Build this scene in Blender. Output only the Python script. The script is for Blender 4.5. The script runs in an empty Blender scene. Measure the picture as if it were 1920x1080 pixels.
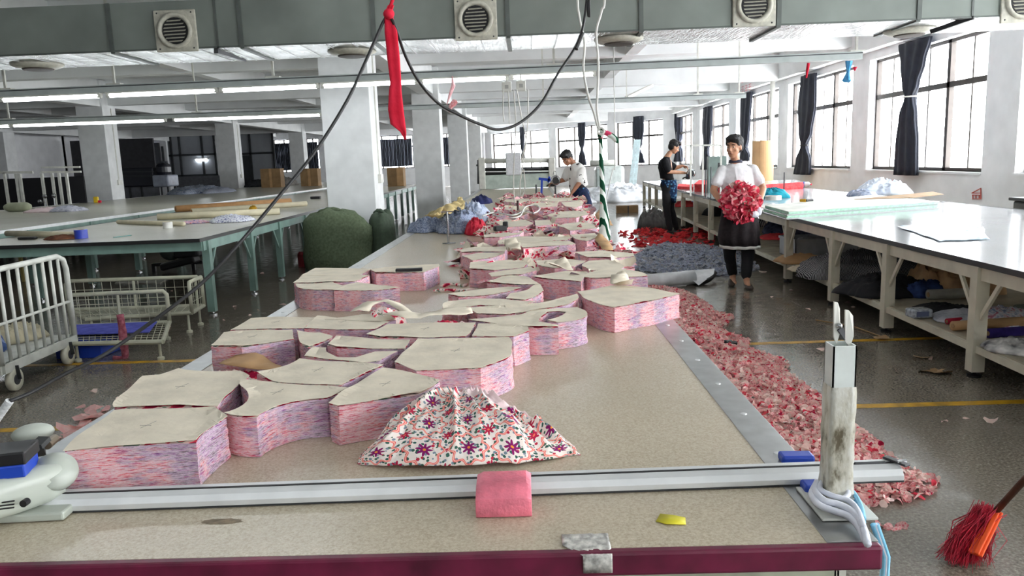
import bpy, bmesh, math, random
from mathutils import Vector, Matrix, noise as mn
R = random.Random(7)
SC = bpy.context.scene; COL = SC.collection
PI = math.pi

# ---------------------------------------------------------------- camera
F = 1440.; H = 1.55
PITCH = math.atan((540 - 303) / F); YAW = math.atan(36 * math.cos(PITCH) / F); ROLL = 0.036
cf = Vector((-math.sin(YAW) * math.cos(PITCH), math.cos(YAW) * math.cos(PITCH), -math.sin(PITCH)))
r0 = Vector((math.cos(YAW), math.sin(YAW), 0)); u0 = r0.cross(cf)
cr = r0 * math.cos(ROLL) - u0 * math.sin(ROLL); cu = r0 * math.sin(ROLL) + u0 * math.cos(ROLL)
cam = bpy.data.objects.new('camera', bpy.data.cameras.new('camera')); COL.objects.link(cam)
cam.data.sensor_width = 36; cam.data.lens = 36 * F / 1920; cam.data.clip_start = .05; cam.data.clip_end = 300
cam.matrix_world = Matrix(((cr.x, cu.x, -cf.x, 0), (cr.y, cu.y, -cf.y, 0), (cr.z, cu.z, -cf.z, H), (0, 0, 0, 1)))
SC.camera = cam
# ---------------------------------------------------------------- sky, light, exposure
SC.view_settings.view_transform = 'Standard'; SC.view_settings.look = 'None'
SC.view_settings.gamma = 1; SC.view_settings.use_curve_mapping = False
SC.view_settings.exposure = 0.74
SC.cycles.max_bounces = 7; SC.cycles.diffuse_bounces = 5; SC.cycles.glossy_bounces = 3
SC.cycles.transparent_max_bounces = 8; SC.cycles.sample_clamp_indirect = 6
SC.cycles.use_denoising = True; SC.cycles.caustics_reflective = False; SC.cycles.caustics_refractive = False
w = bpy.data.worlds.new('world'); SC.world = w; w.use_nodes = True
w.node_tree.nodes['Background'].inputs[0].default_value = (.95, .975, 1, 1)
w.node_tree.nodes['Background'].inputs[1].default_value = 11.0

def ray(x, y): return cf + cr * ((x - 960) / F) + cu * ((540 - y) / F)
def P(x, y, z=0.):                                   # point of the photo on the level plane z
    d = ray(x, y); t = (z - H) / d.z; return Vector((d.x * t, d.y * t, z))
def Q(x, y, Y):                                      # on the upright plane across the hall at depth Y
    d = ray(x, y); t = Y / d.y; return Vector((d.x * t, Y, H + d.z * t))
def QX(x, y, X):
    d = ray(x, y); t = X / d.x; return Vector((X, d.y * t, H + d.z * t))

# ---------------------------------------------------------------- materials
def lin(c):
    o = []
    for v in c[:3]:
        v = v / 255.; o.append(v / 12.92 if v <= .04045 else ((v + .055) / 1.055) ** 2.4)
    return (*o, 1)
MC = {}
class NT:
    def __init__(s, name, rough=.6, metal=0., spec=.5):
        s.m = bpy.data.materials.new(name); s.m.use_nodes = True; s.t = s.m.node_tree
        s.b = s.t.nodes['Principled BSDF']; s.b.inputs['Roughness'].default_value = rough
        s.b.inputs['Metallic'].default_value = metal; s.b.inputs['Specular IOR Level'].default_value = spec
    def n(s, t, **k):
        x = s.t.nodes.new(t)
        for a, v in k.items():
            if a.startswith('i_'):
                key = a[2:]; key = int(key) if key.isdigit() else key.replace('_', ' ')
                if hasattr(v, 'is_linked') or isinstance(v, bpy.types.NodeSocket): s.t.links.new(v, x.inputs[key])
                else: x.inputs[key].default_value = v
            else: setattr(x, a, v)
        return x
    def l(s, a, b): s.t.links.new(a, b)
    def co(s, scale=(1, 1, 1), kind='Object'):
        tc = s.n('ShaderNodeTexCoord'); mp = s.n('ShaderNodeMapping'); mp.inputs['Scale'].default_value = scale
        s.l(tc.outputs[kind], mp.inputs[0]); return mp.outputs[0]
    def noise(s, sc, v=None, det=3., rough=.5):
        x = s.n('ShaderNodeTexNoise'); x.inputs['Scale'].default_value = sc; x.inputs['Detail'].default_value = det; x.inputs['Roughness'].default_value = rough
        s.l(v if v is not None else s.co(), x.inputs['Vector']); return x.outputs['Fac']
    def ramp(s, fac, stops, interp='LINEAR'):
        x = s.n('ShaderNodeValToRGB'); x.color_ramp.interpolation = interp
        e = x.color_ramp.elements
        while len(e) < len(stops): e.new(.5)
        for k, (p, c) in enumerate(stops): e[k].position = p; e[k].color = lin(c)
        s.l(fac, x.inputs[0]); return x.outputs[0]
    def math(s, op, a, b=None, c=None):
        x = s.n('ShaderNodeMath', operation=op)
        for k, v in enumerate((a, b, c)):
            if v is None: continue
            if isinstance(v, (int, float)): x.inputs[k].default_value = v
            else: s.l(v, x.inputs[k])
        return x.outputs[0]
    def mix(s, f, a, b):
        x = s.n('ShaderNodeMix', data_type='RGBA')
        for k, v in ((0, f), (6, a), (7, b)):
            if isinstance(v, (int, float, tuple)): x.inputs[k].default_value = v if k == 0 else lin(v)
            else: s.l(v, x.inputs[k])
        return x.outputs[2]
    def col(s, c): s.l(c, s.b.inputs['Base Color'])
    def bump(s, fac, d=.01, st=.5):
        x = s.n('ShaderNodeBump'); x.inputs['Strength'].default_value = st; x.inputs['Distance'].default_value = d
        s.l(fac, x.inputs['Height']); s.l(x.outputs[0], s.b.inputs['Normal'])
def mat(name, c, rough=.6, metal=0., var=.08, scale=6., bump=0., spec=.5):
    if name in MC: return MC[name]
    t = NT(name, rough, metal, spec)
    f = t.noise(scale); lo = tuple(max(0, v * (1 - var)) for v in c); hi = tuple(min(255, v * (1 + var)) for v in c)
    t.col(t.ramp(f, [(.3, lo), (.7, hi)]))
    if bump: t.bump(t.noise(scale * 6), bump)
    MC[name] = t.m; return t.m
def cloth(name, cs, scale=40., rough=.85, bump=.003, seg=None):
    if name in MC: return MC[name]
    t = NT(name, rough, 0, .2); f = t.noise(scale, det=2, rough=.6)
    n = len(cs); t.col(t.ramp(f, [(.32 + .36 * k / max(1, n - 1), c) for k, c in enumerate(cs)], seg or 'LINEAR'))
    t.bump(t.noise(90), bump); MC[name] = t.m; return t.m
def translucent(m, f=.4):
    nt = m.node_tree; b = nt.nodes['Principled BSDF']; tr = nt.nodes.new('ShaderNodeBsdfTranslucent'); mx = nt.nodes.new('ShaderNodeMixShader'); mx.inputs[0].default_value = f
    src = b.inputs['Base Color'].links[0].from_socket; nt.links.new(src, tr.inputs[0]); nt.links.new(b.outputs[0], mx.inputs[1]); nt.links.new(tr.outputs[0], mx.inputs[2]); nt.links.new(mx.outputs[0], nt.nodes['Material Output'].inputs[0]); return m
def emis(name, c, st):
    if name in MC: return MC[name]
    t = NT(name); t.b.inputs['Base Color'].default_value = lin(c); t.b.inputs['Emission Color'].default_value = lin(c); t.b.inputs['Emission Strength'].default_value = st
    MC[name] = t.m; return t.m

WALL = mat('white_plaster', (240, 241, 243), .85, var=.03, scale=2)
CEIL = mat('ceiling_plaster', (226, 228, 228), .9, var=.03, scale=1.5)
COLM = mat('column_plaster', (226, 228, 228), .8, var=.04, scale=3)
def floor_mat():
    t = NT('terrazzo', .13); v = t.co()
    f1 = t.noise(70, v, 4, .7); f2 = t.noise(.7, v, 3); f3 = t.noise(9, v, 3)
    c = t.ramp(f1, [(.30, (66, 61, 54)), (.5, (112, 105, 94)), (.62, (138, 130, 118)), (.74, (182, 174, 162))])
    c = t.mix(t.math('MULTIPLY', t.ramp(f2, [(.4, (0, 0, 0)), (.65, (255, 255, 255))]), .35), c, (90, 84, 75))
    # slab joints every 1.2 m
    sx = t.n('ShaderNodeSeparateXYZ'); t.l(v, sx.inputs[0])
    def line(o): return t.math('LESS_THAN', t.math('ABSOLUTE', t.math('SUBTRACT', t.math('FRACT', t.math('DIVIDE', o, 1.65)), .5)), .0035)
    j = t.math('MULTIPLY', t.math('MAXIMUM', line(sx.outputs[0]), line(sx.outputs[1])), .35)
    c = t.mix(j, c, (120, 116, 108)); t.col(c)
    r = t.n('ShaderNodeMapRange'); r.inputs[1].default_value = .35; r.inputs[2].default_value = .7; r.inputs[3].default_value = .09; r.inputs[4].default_value = .26
    t.l(f3, r.inputs[0]); t.l(r.outputs[0], t.b.inputs['Roughness'])
    return t.m
FLOOR = floor_mat()
def board_mat(name, a, b, c, rough=.28):
    t = NT(name, rough); v = t.co(); f = t.noise(160, v, 4, .75); g = t.noise(1.3, v, 3)
    k = t.ramp(f, [(.3, a), (.5, b), (.72, c)])
    k = t.mix(t.math('MULTIPLY', t.ramp(g, [(.45, (0, 0, 0)), (.7, (255, 255, 255))]), .25), k, tuple(x * .88 for x in b))
    t.col(k); return t.m
BOARD = board_mat('speckled_board', (158, 146, 125), (186, 174, 152), (206, 195, 174), .27)
BOARDW = board_mat('white_board', (166, 168, 170), (182, 184, 186), (194, 196, 198), .13)
BOARDG = board_mat('grey_board', (176, 174, 160), (196, 193, 178), (208, 206, 192), .25)
STEEL = mat('brushed_steel', (178, 180, 180), .32, .9, .06, 14)
ALU = mat('aluminium', (212, 214, 214), .42, .3, .04, 10)
CREAM = mat('cream_paint', (206, 201, 182), .45, 0, .06, 5)
TEAL = mat('teal_paint', (116, 143, 134), .45, 0, .08, 5)
WHITEP = mat('white_paint', (206, 206, 198), .4, 0, .06, 8)
CHROME = mat('chrome', (190, 192, 194), .18, 1., .03)
BLACK = mat('black_rubber', (22, 22, 24), .5)
DARK = mat('dark_cloth', (24, 24, 28), .85)
DGREY = mat('dark_metal', (62, 64, 66), .4, .4)
FRAME = mat('window_bronze', (66, 60, 56), .45, .3)
MAROON = mat('maroon_edge', (96, 26, 52), .4, 0, .2, 12)
GALV = mat('duct_board', (124, 131, 125), .55, .1, .07, 1.6)
def foil_mat():
    t = NT('duct_foil', .25, .85); v = t.co((1, 1, 1))
    t.col(t.ramp(t.noise(3, v), [(.3, (150, 152, 150)), (.7, (214, 216, 214))])); t.bump(t.noise(5, t.co((6, 1, 1))), .06, .8); return t.m
FOIL = foil_mat()
VENTW = mat('vent_plastic', (186, 184, 170), .5, 0, .08, 20)
TRUNKM = mat('trunking_white', (176, 184, 182), .45, 0, .04)
LAMP = emis('lamp_tube', (244, 250, 255), 13)
PAPER = mat('pattern_paper', (220, 210, 190), .8, 0, .05, 9, .002)
KRAFT = mat('kraft_paper', (186, 148, 104), .75, 0, .08, 4)
BOXC = mat('cardboard', (148, 118, 82), .8, 0, .1, 4)
SKIN = mat('skin', (186, 136, 106), .5, 0, .05, 20)
SKIND = mat('skin_tan', (150, 102, 76), .5, 0, .05, 20)
HAIR = mat('black_hair', (16, 14, 14), .55, 0, .3, 60, .004)
YELLOW = mat('yellow_paint', (176, 134, 22), .4, 0, .2, 9)
BLUEP = mat('blue_plastic', (28, 64, 168), .4)
REDC = cloth('red_fabric', [(196, 24, 48), (216, 44, 68)], 12)
def stack_mat():
    t = NT('layered_print', .85, 0, .15)
    v = t.co((26, 26, 330)); f = t.noise(1, v, 4, .75)
    g = t.noise(1, t.co((14, 14, 60)), 3, .7); h = t.noise(1, t.co((9, 9, 3)), 2)
    base = t.ramp(f, [(.30, (150, 30, 66)), (.38, (222, 92, 112)), (.47, (240, 190, 198)), (.53, (240, 220, 222)), (.60, (240, 128, 132)), (.72, (198, 60, 84))])
    cool = t.ramp(f, [(.30, (92, 66, 120)), (.40, (170, 120, 168)), (.50, (226, 204, 220)), (.60, (120, 118, 122)), (.70, (186, 96, 140))])
    m = t.math('MULTIPLY', t.math('ADD', t.math('MULTIPLY', g, .5), t.math('MULTIPLY', h, .6)), 1)
    c = t.mix(t.ramp(m, [(.52, (0, 0, 0)), (.64, (255, 255, 255))]), base, cool)
    t.col(c); t.bump(f, .006, .8); return t.m
STACK = stack_mat()
def stack_top():
    t = NT('printed_top', .85, 0, .2); v = t.co()
    f = t.noise(26, v, 2); t.col(t.ramp(f, [(.36, (168, 20, 62)), (.42, (228, 70, 92)), (.47, (240, 214, 208)), (.58, (238, 224, 220)), (.63, (110, 134, 112)), (.7, (226, 90, 100))], 'CONSTANT')); return t.m
PRINT = stack_top()
def floral_mat():
    t = NT('floral_print', .8, 0, .2)
    uv = t.n('ShaderNodeUVMap'); sx = t.n('ShaderNodeSeparateXYZ'); t.l(uv.outputs[0], sx.inputs[0])
    A = 8.0
    x = t.math('MULTIPLY', sx.outputs[0], A); y = t.math('MULTIPLY', sx.outputs[1], A)
    def cell(ox, oy):
        a = t.math('SUBTRACT', t.math('FRACT', t.math('ADD', x, ox)), .5); b = t.math('SUBTRACT', t.math('FRACT', t.math('ADD', y, oy)), .5)
        r = t.math('SQRT', t.math('ADD', t.math('MULTIPLY', a, a), t.math('MULTIPLY', b, b)))
        th = t.math('ARCTAN2', b, a)
        return a, b, r, th
    a, b, r, th = cell(0, 0); a2, b2, r2, th2 = cell(.5, .5)
    def star(r, th, R0):
        pet = t.math('ADD', .72, t.math('MULTIPLY', .28, t.math('COSINE', t.math('MULTIPLY', th, 8))))
        return t.math('LESS_THAN', r, t.math('MULTIPLY', pet, R0))
    s1 = star(r, th, .19); s2 = star(r2, th2, .16)
    # medallion outline: scalloped ring
    def ring(r, th, r1, w):
        rr = t.math('ADD', r1, t.math('MULTIPLY', .05, t.math('COSINE', t.math('MULTIPLY', th, 8))))
        return t.math('LESS_THAN', t.math('ABSOLUTE', t.math('SUBTRACT', r, rr)), w)
    ro = ring(r, th, .40, .030); ri = ring(r, th, .40, .010)
    fine = t.n('ShaderNodeTexVoronoi'); fine.inputs['Scale'].default_value = 95; t.l(uv.outputs[0], fine.inputs['Vector'])
    dots = t.math('LESS_THAN', fine.outputs['Distance'], .46)
    hue = t.n('ShaderNodeSeparateColor'); t.l(fine.outputs['Color'], hue.inputs[0])
    dc = t.ramp(hue.outputs[0], [(0, (56, 96, 84)), (.35, (120, 136, 150)), (.6, (240, 232, 226)), (.8, (190, 44, 70)), (.9, (78, 110, 90))], 'CONSTANT')
    c = t.mix(dots, (238, 226, 218), dc)
    c = t.mix(ro, c, (240, 96, 104)); c = t.mix(ri, c, (246, 196, 170))
    c = t.mix(s2, c, (184, 34, 72)); c = t.mix(s1, c, (134, 26, 98))
    c = t.mix(t.math('LESS_THAN', r, .035), c, (236, 150, 60)); c = t.mix(t.math('LESS_THAN', r2, .03), c, (236, 110, 90))
    t.col(c); return t.m
FLORAL = floral_mat()
def glass_mat():
    t = NT('window_glass'); tr = t.n('ShaderNodeBsdfTransparent'); gl = t.n('ShaderNodeBsdfGlossy'); gl.inputs['Roughness'].default_value = .03
    mx = t.n('ShaderNodeMixShader'); mx.inputs[0].default_value = .05
    t.l(tr.outputs[0], mx.inputs[1]); t.l(gl.outputs[0], mx.inputs[2]); t.l(mx.outputs[0], t.t.nodes['Material Output'].inputs[0]); return t.m
GLASS = glass_mat()
def stripes_mat(name, a, b, sc=60):
    t = NT(name, .85, 0, .2); v = t.co(); wv = t.n('ShaderNodeTexWave'); wv.inputs['Scale'].default_value = sc; wv.inputs['Distortion'].default_value = 6; wv.inputs['Detail Scale'].default_value = .4
    t.l(v, wv.inputs[0]); t.col(t.ramp(wv.outputs['Fac'], [(.45, a), (.6, b)])); return t.m

# ---------------------------------------------------------------- mesh builder
def tag(o, label=None, cat=None, group=None, kind=None):
    if label: o['label'] = label
    if cat: o['category'] = cat
    if group: o['group'] = group
    if kind: o['kind'] = kind
    return o
def wloc(o):
    v = Vector((0, 0, 0))
    while o is not None: v = v + o.location; o = o.parent
    return v
def thing(name, label, cat, loc, group=None):
    o = bpy.data.objects.new(name, None); COL.objects.link(o); o.location = loc; o.empty_display_size = .1
    return tag(o, label, cat, group)
class MB:
    def __init__(s): s.v = []; s.f = []; s.mi = []; s.uv = None
    def add(s, vs, fs, mi=0):
        b = len(s.v); s.v += [Vector(v) for v in vs]; s.f += [tuple(b + i for i in f) for f in fs]; s.mi += [mi] * len(fs); return s
    def box(s, x0, x1, y0, y1, z0, z1, mi=0):
        return s.add([(x, y, z) for z in (z0, z1) for y in (y0, y1) for x in (x0, x1)],
                     [(0, 2, 3, 1), (4, 5, 7, 6), (0, 1, 5, 4), (2, 6, 7, 3), (0, 4, 6, 2), (1, 3, 7, 5)], mi)
    def cbox(s, c, sx, sy, sz, rz=0, mi=0, M=None):
        vs = [Vector((x * sx / 2, y * sy / 2, z * sz / 2)) for z in (-1, 1) for y in (-1, 1) for x in (-1, 1)]
        M = M or Matrix.Rotation(rz, 3, 'Z')
        return s.add([M @ v + Vector(c) for v in vs], [(0, 2, 3, 1), (4, 5, 7, 6), (0, 1, 5, 4), (2, 6, 7, 3), (0, 4, 6, 2), (1, 3, 7, 5)], mi)
    def bar(s, p, q, w_, h_, mi=0):
        p, q = Vector(p), Vector(q); d = (q - p); L = d.length
        if L < 1e-6: return s
        d.normalize(); up = Vector((0, 0, 1)) if abs(d.z) < .95 else Vector((0, 1, 0))
        sd = d.cross(up).normalized(); up = sd.cross(d).normalized()
        M = Matrix((sd, d, up)).transposed(); return s.cbox((p + q) / 2, w_, L, h_, M=M, mi=mi)
    def tube(s, pts, r, n=8, mi=0, caps=True):
        pts = [Vector(p) for p in pts]; rs = r if isinstance(r, (list, tuple)) else [r] * len(pts)
        vs = []; prev = None
        for k, p in enumerate(pts):
            d = (pts[min(k + 1, len(pts) - 1)] - pts[max(k - 1, 0)])
            if d.length < 1e-9: d = Vector((0, 0, 1))
            d.normalize()
            if prev is None:
                a = d.cross(Vector((0, 0, 1)) if abs(d.z) < .9 else Vector((1, 0, 0))).normalized()
            else:
                a = prev - d * prev.dot(d)
                a = a.normalized() if a.length > 1e-6 else d.orthogonal().normalized()
            prev = a; b = d.cross(a)
            for i in range(n):
                t = 2 * PI * i / n; vs.append(p + (a * math.cos(t) + b * math.sin(t)) * rs[k])
        fs = []
        for k in range(len(pts) - 1):
            for i in range(n):
                j = (i + 1) % n; fs.append((k * n + i, k * n + j, (k + 1) * n + j, (k + 1) * n + i))
        if caps: fs += [tuple(reversed(range(n))), tuple(range((len(pts) - 1) * n, len(pts) * n))]
        return s.add(vs, fs, mi)
    def ell(s, c, rx, ry, rz, M=None, n=12, m=8, mi=0):
        c = Vector(c); vs = []; M = M or Matrix.Identity(3)
        for k in range(1, m):
            ph = PI * k / m
            for i in range(n):
                t = 2 * PI * i / n
                vs.append(c + M @ Vector((rx * math.sin(ph) * math.cos(t), ry * math.sin(ph) * math.sin(t), rz * math.cos(ph))))
        fs = []
        for k in range(m - 2):
            for i in range(n):
                j = (i + 1) % n; fs.append((k * n + i, (k + 1) * n + i, (k + 1) * n + j, k * n + j))
        vs += [c + M @ Vector((0, 0, rz)), c - M @ Vector((0, 0, rz))]; T_ = len(vs) - 2
        for i in range(n):
            j = (i + 1) % n; fs += [(T_, i, j), (T_ + 1, (m - 2) * n + j, (m - 2) * n + i)]
        return s.add(vs, fs, mi)
    def loft(s, rings, mi=0, caps=True):
        n = len(rings[0]); vs = [v for r_ in rings for v in r_]; fs = []
        for k in range(len(rings) - 1):
            for i in range(n):
                j = (i + 1) % n; fs.append((k * n + i, k * n + j, (k + 1) * n + j, (k + 1) * n + i))
        if caps: fs += [tuple(reversed(range(n))), tuple(range((len(rings) - 1) * n, len(rings) * n))]
        return s.add(vs, fs, mi)
    def lathe(s, c, prof, n=20, mi=0, M=None):      # prof: (radius, height)
        M = M or Matrix.Identity(3); c = Vector(c)
        return s.loft([[c + M @ Vector((r * math.cos(2 * PI * i / n), r * math.sin(2 * PI * i / n), z)) for i in range(n)] for r, z in prof], mi)
    def build(s, name, mats, parent=None, smooth=False, bevel=0, subsurf=0, solid=0, origin=None):
        if not isinstance(mats, (list, tuple)): mats = [mats]
        if parent is None:
            if origin is None:
                xs = [v.x for v in s.v]; ys = [v.y for v in s.v]; zs = [v.z for v in s.v]
                origin = Vector(((min(xs) + max(xs)) / 2, (min(ys) + max(ys)) / 2, min(zs)))
            off = Vector(origin)
        else: off = wloc(parent)
        me = bpy.data.meshes.new(name); me.from_pydata([v - off for v in s.v], [], s.f)
        for m in mats: me.materials.append(m)
        if len(mats) > 1: me.polygons.foreach_set('material_index', s.mi)
        if smooth: me.polygons.foreach_set('use_smooth', [True] * len(me.polygons))
        if s.uv:
            ul = me.uv_layers.new(name='UVMap')
            for L in me.loops: ul.data[L.index].uv = s.uv[L.vertex_index]
        me.update(); o = bpy.data.objects.new(name, me); COL.objects.link(o)
        if parent is None: o.location = off
        else: o.parent = parent
        if solid:
            d = o.modifiers.new('solid', 'SOLIDIFY'); d.thickness = solid; d.offset = 0
        if bevel:
            d = o.modifiers.new('bevel', 'BEVEL'); d.width = bevel; d.segments = 2; d.limit_method = 'ANGLE'
        if subsurf:
            d = o.modifiers.new('sub', 'SUBSURF'); d.levels = subsurf; d.render_levels = subsurf
        return o
def rings_fix(o):
    bm = bmesh.new(); bm.from_mesh(o.data); bmesh.ops.recalc_face_normals(bm, faces=bm.faces); bm.to_mesh(o.data); bm.free()
def copy_tree(o, parent=None):
    c = o.copy(); COL.objects.link(c)
    if parent is not None: c.parent = parent
    for ch in list(o.children): copy_tree(ch, c)
    return c
def spline(pts, n=8):
    pts = [Vector(p) for p in pts]; out = []
    for k in range(len(pts) - 1):
        p0 = pts[max(k - 1, 0)]; p1 = pts[k]; p2 = pts[k + 1]; p3 = pts[min(k + 2, len(pts) - 1)]
        for i in range(n):
            t = i / n
            out.append(.5 * ((2 * p1) + (p2 - p0) * t + (2 * p0 - 5 * p1 + 4 * p2 - p3) * t * t + (3 * p1 - p0 - 3 * p2 + p3) * t ** 3))
    out.append(pts[-1]); return out
def nz(p, s=1.): return mn.noise(Vector(p) * s)

# ================================================================ SETTING
XR = 7.5; XL = -24.; YB = -9.; YF = 53.3; ZC = 4.3
CA = Vector((7.5, 39.5, 0)); DA = Vector((-.6, .8, 0)); LA = 17.2; CB = CA + DA * LA      # the slanting end wall
def S(o, label=None): o['kind'] = 'structure'; return o
def prism(poly, z0, z1):
    b = MB(); n = len(poly); b.add([(p[0], p[1], z) for z in (z0, z1) for p in poly],
        [tuple(reversed(range(n))), tuple(range(n, 2 * n))] + [(i, (i + 1) % n, n + (i + 1) % n, n + i) for i in range(n)]); return b
plan = [(XL, YB), (XR, YB), (XR, CA.y), (CB.x, CB.y), (XL, YF)]
S(prism(plan, -.2, 0).build('floor', FLOOR, origin=(0, 0, 0)))
S(prism([(XL - .3, YB - .3), (XR + .3, YB - .3), (XR + .3, CA.y + .2), (CB.x + .2, CB.y + .3), (XL - .3, YF + .3)], ZC, ZC + .3).build('ceiling', CEIL, origin=(0, 0, ZC)))
WN = [0]
def wall(name, p0, d, L, ops, out, th=.3, z1=ZC, m=WALL):
    """wall from p0 along d, with openings (s0, s1, z0, z1); out = outward normal"""
    p0 = Vector(p0); d = Vector(d); out = Vector(out); b = MB()
    def blk(s0, s1, za, zb):
        if s1 - s0 < 1e-4 or zb - za < 1e-4: return
        c = [p0 + d * s0, p0 + d * s1, p0 + d * s1 + out * th, p0 + d * s0 + out * th]
        b.add([(v.x, v.y, z) for z in (za, zb) for v in c], [(3, 2, 1, 0), (4, 5, 6, 7), (0, 1, 5, 4), (1, 2, 6, 5), (2, 3, 7, 6), (3, 0, 4, 7)])
    s = 0
    for (a, e, za, zb) in ops:
        blk(s, a, 0, z1); blk(a, e, 0, za); blk(a, e, zb, z1); s = e
    blk(s, L, 0, z1)
    o = S(b.build(name, m, origin=p0)); rings_fix(o)
    for (a, e, za, zb) in ops: window(p0 + out * .2, d, out, a, e, za, zb)
    return o
def window(p0, d, out, a, e, za, zb):
    WN[0] += 1
    W = e - a; zt = za + (zb - za) * .66
    def pt(s, z, o=0): v = p0 + d * s + out * o; return Vector((v.x, v.y, z))
    fr = MB(); t = .06
    for z in (za + t / 2, zb - t / 2): fr.bar(pt(a, z), pt(e, z), .09, t)
    for s in (a + t / 2, e - t / 2): fr.bar(pt(s, za), pt(s, zb), .09, t)
    fr.bar(pt(a, zt), pt(e, zt), .09, .10)
    root = S(fr.build('window_%d' % WN[0], FRAME, origin=pt((a + e) / 2, za)))
    mu = MB()
    nb = 3 if W > 3 else 2
    for k in range(1, nb): s = a + W * k / nb; mu.bar(pt(s, za), pt(s, zb), .09, .10)
    mu.build('mullion', FRAME, root)
    sa = MB()
    for k in range(nb): s = a + W * (k + .5) / nb; sa.bar(pt(s, za), pt(s, zb), .04, .045)
    sa.build('sash', mat('sash_grey', (120, 116, 112), .4, .3), root)
    g = MB(); g.add([pt(a, za, .01), pt(e, za, .01), pt(e, zb, .01), pt(a, zb, .01)], [(0, 1, 2, 3)]); g.build('pane', GLASS, root)
    si = MB(); si.bar(pt((a), za - .02, -.13), pt((e), za - .02, -.13), .22, .04); si.build('window_sill', WALL, root)
    L = bpy.data.lights.new('portal', 'AREA'); L.shape = 'RECTANGLE'; L.size = W; L.size_y = zb - za; L.cycles.is_portal = True
    lo = bpy.data.objects.new('daylight_portal', L); COL.objects.link(lo)
    z = -out; zz = Vector((0, 0, 1)); x = zz.cross(-z).normalized()
    M = Matrix((x, zz, x.cross(zz))).transposed()
    # light shines along local -Z: inward
    x = d.normalized(); yv = Vector((0, 0, 1)); zv = x.cross(yv)
    if zv.dot(out) < 0: x = -x; zv = x.cross(yv)
    lo.matrix_world = Matrix.Translation(pt((a + e) / 2, (za + zb) / 2, .25)) @ Matrix((x, yv, zv)).transposed().to_4x4()
ZS, ZT = 1.10, 3.43
wy = [(-8.05, -3.65), (-2.8, 1.6), (2.45, 6.85), (7.7, 12.1), (12.98, 17.35), (18.2, 22.6), (23.45, 28.1), (29.1, 33.9), (35.4, 39.1)]
wall('wall_right', (XR, YB, 0), (0, 1, 0), CA.y - YB, [(a - YB, b - YB, ZS, ZT) for a, b in wy], (1, 0, 0))
wall('wall_far_right', CA, DA, LA, [(.83, 4.34, ZS, ZT), (5.0, 9.5, ZS, ZT), (10.2, 16.4, ZS, ZT)], (.8, .6, 0))
def bx(x): return (x - 996) * YF / 1440
wb = [(bx(527), bx(566), 1.35, 3.6), (bx(588), bx(612), 1.35, 3.6), (bx(700), bx(787), 1.35, 3.6), (bx(838), bx(862), 1.35, 3.6)]
wall('wall_back', (XL, YF, 0), (1, 0, 0), CB.x - XL, [(a - XL, b - XL, c, d) for a, b, c, d in wb], (0, 1, 0), m=WALL)
wall('wall_left', (XL, YB, 0), (0, 1, 0), YF - YB, [], (-1, 0, 0))
wall('wall_front', (XL, YB, 0), (1, 0, 0), XR - XL, [(24, 28.2, ZS, ZT), (19, 23.2, ZS, ZT), (14, 18.2, ZS, ZT)], (0, -1, 0))
# ceiling beams across and along the hall
for Y in (-3, 2.2, 7.5, 12.7, 17.9, 22.9, 28.2, 33.1, 38.6, 43.1, 48):
    xr = XR if Y < 39 else XR - (Y - CA.y) * .75 - .3
    deep = Y in (12.7, 22.9, 33.1, 43.1, 2.2)
    S(MB().box(XL, xr, Y - .16, Y + .16, 3.58 if deep else 3.78, ZC).build('ceiling_beam', CEIL))
for X in (-2.8, -12.4, -22): S(MB().box(X - .2, X + .2, YB, YF - .05 if X < -3 else YF, 3.53, ZC).build('ceiling_beam', CEIL))
for X in (2.4, -7.6, -17.2): S(MB().box(X - .13, X + .13, YB, 45.5 if X > 0 else YF, 3.80, ZC).build('ceiling_beam', CEIL))
S(MB().box(XR - .25, XR, YB, 39.4, 3.6, ZC).build('ceiling_beam', CEIL))
cols = []
for X in (-2.45, -12.15, -21.9):
    for Y in (2.2, 12.4, 22.4, 32.4, 42.4):
        if X == -2.45 and Y == 2.2: continue
        o = MB().box(X - .78, X, Y, Y + .72, 0, ZC - .02).build('column', COLM, bevel=.01); S(o); cols.append(o)
# white pipe and conduits on walls/columns
tag(MB().tube([QX(1446, 300, 7.14).xy.to_3d() + Vector((0, 0, 0)), QX(1446, 300, 7.14).xy.to_3d() + Vector((0, 0, 3.56))], .07, 12).build('drain_pipe', WHITEP, smooth=True),
    'white vertical drain pipe against the window wall', 'pipe')
for (X, Y, ztop) in ((-2.45, 12.5, 3.5), (-12.15, 22.55, 3.5), (-12.15, 32.5, 3.5)):
    r = thing('wall_socket', {-2.45: 'small grey switch box on the side of the nearest big column', -12.15: 'socket with conduit on the side of the left column'}[X] + (' farther back' if Y > 30 else ''), 'socket', (X, Y + .3, 1.3))
    MB().box(X, X + .05, Y + .2, Y + .42, 1.28, 1.42).build('socket_plate', WHITEP, r)
    MB().box(X, X + .02, Y + .29, Y + .32, 1.42, ztop).build('conduit', WHITEP, r)
# yellow lane lines
for Y in (4.55, 6.2):
    S(MB().box(-9, 9 - 1.6, Y - .035, Y + .035, .0, .002).build('floor_line', YELLOW))
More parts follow.
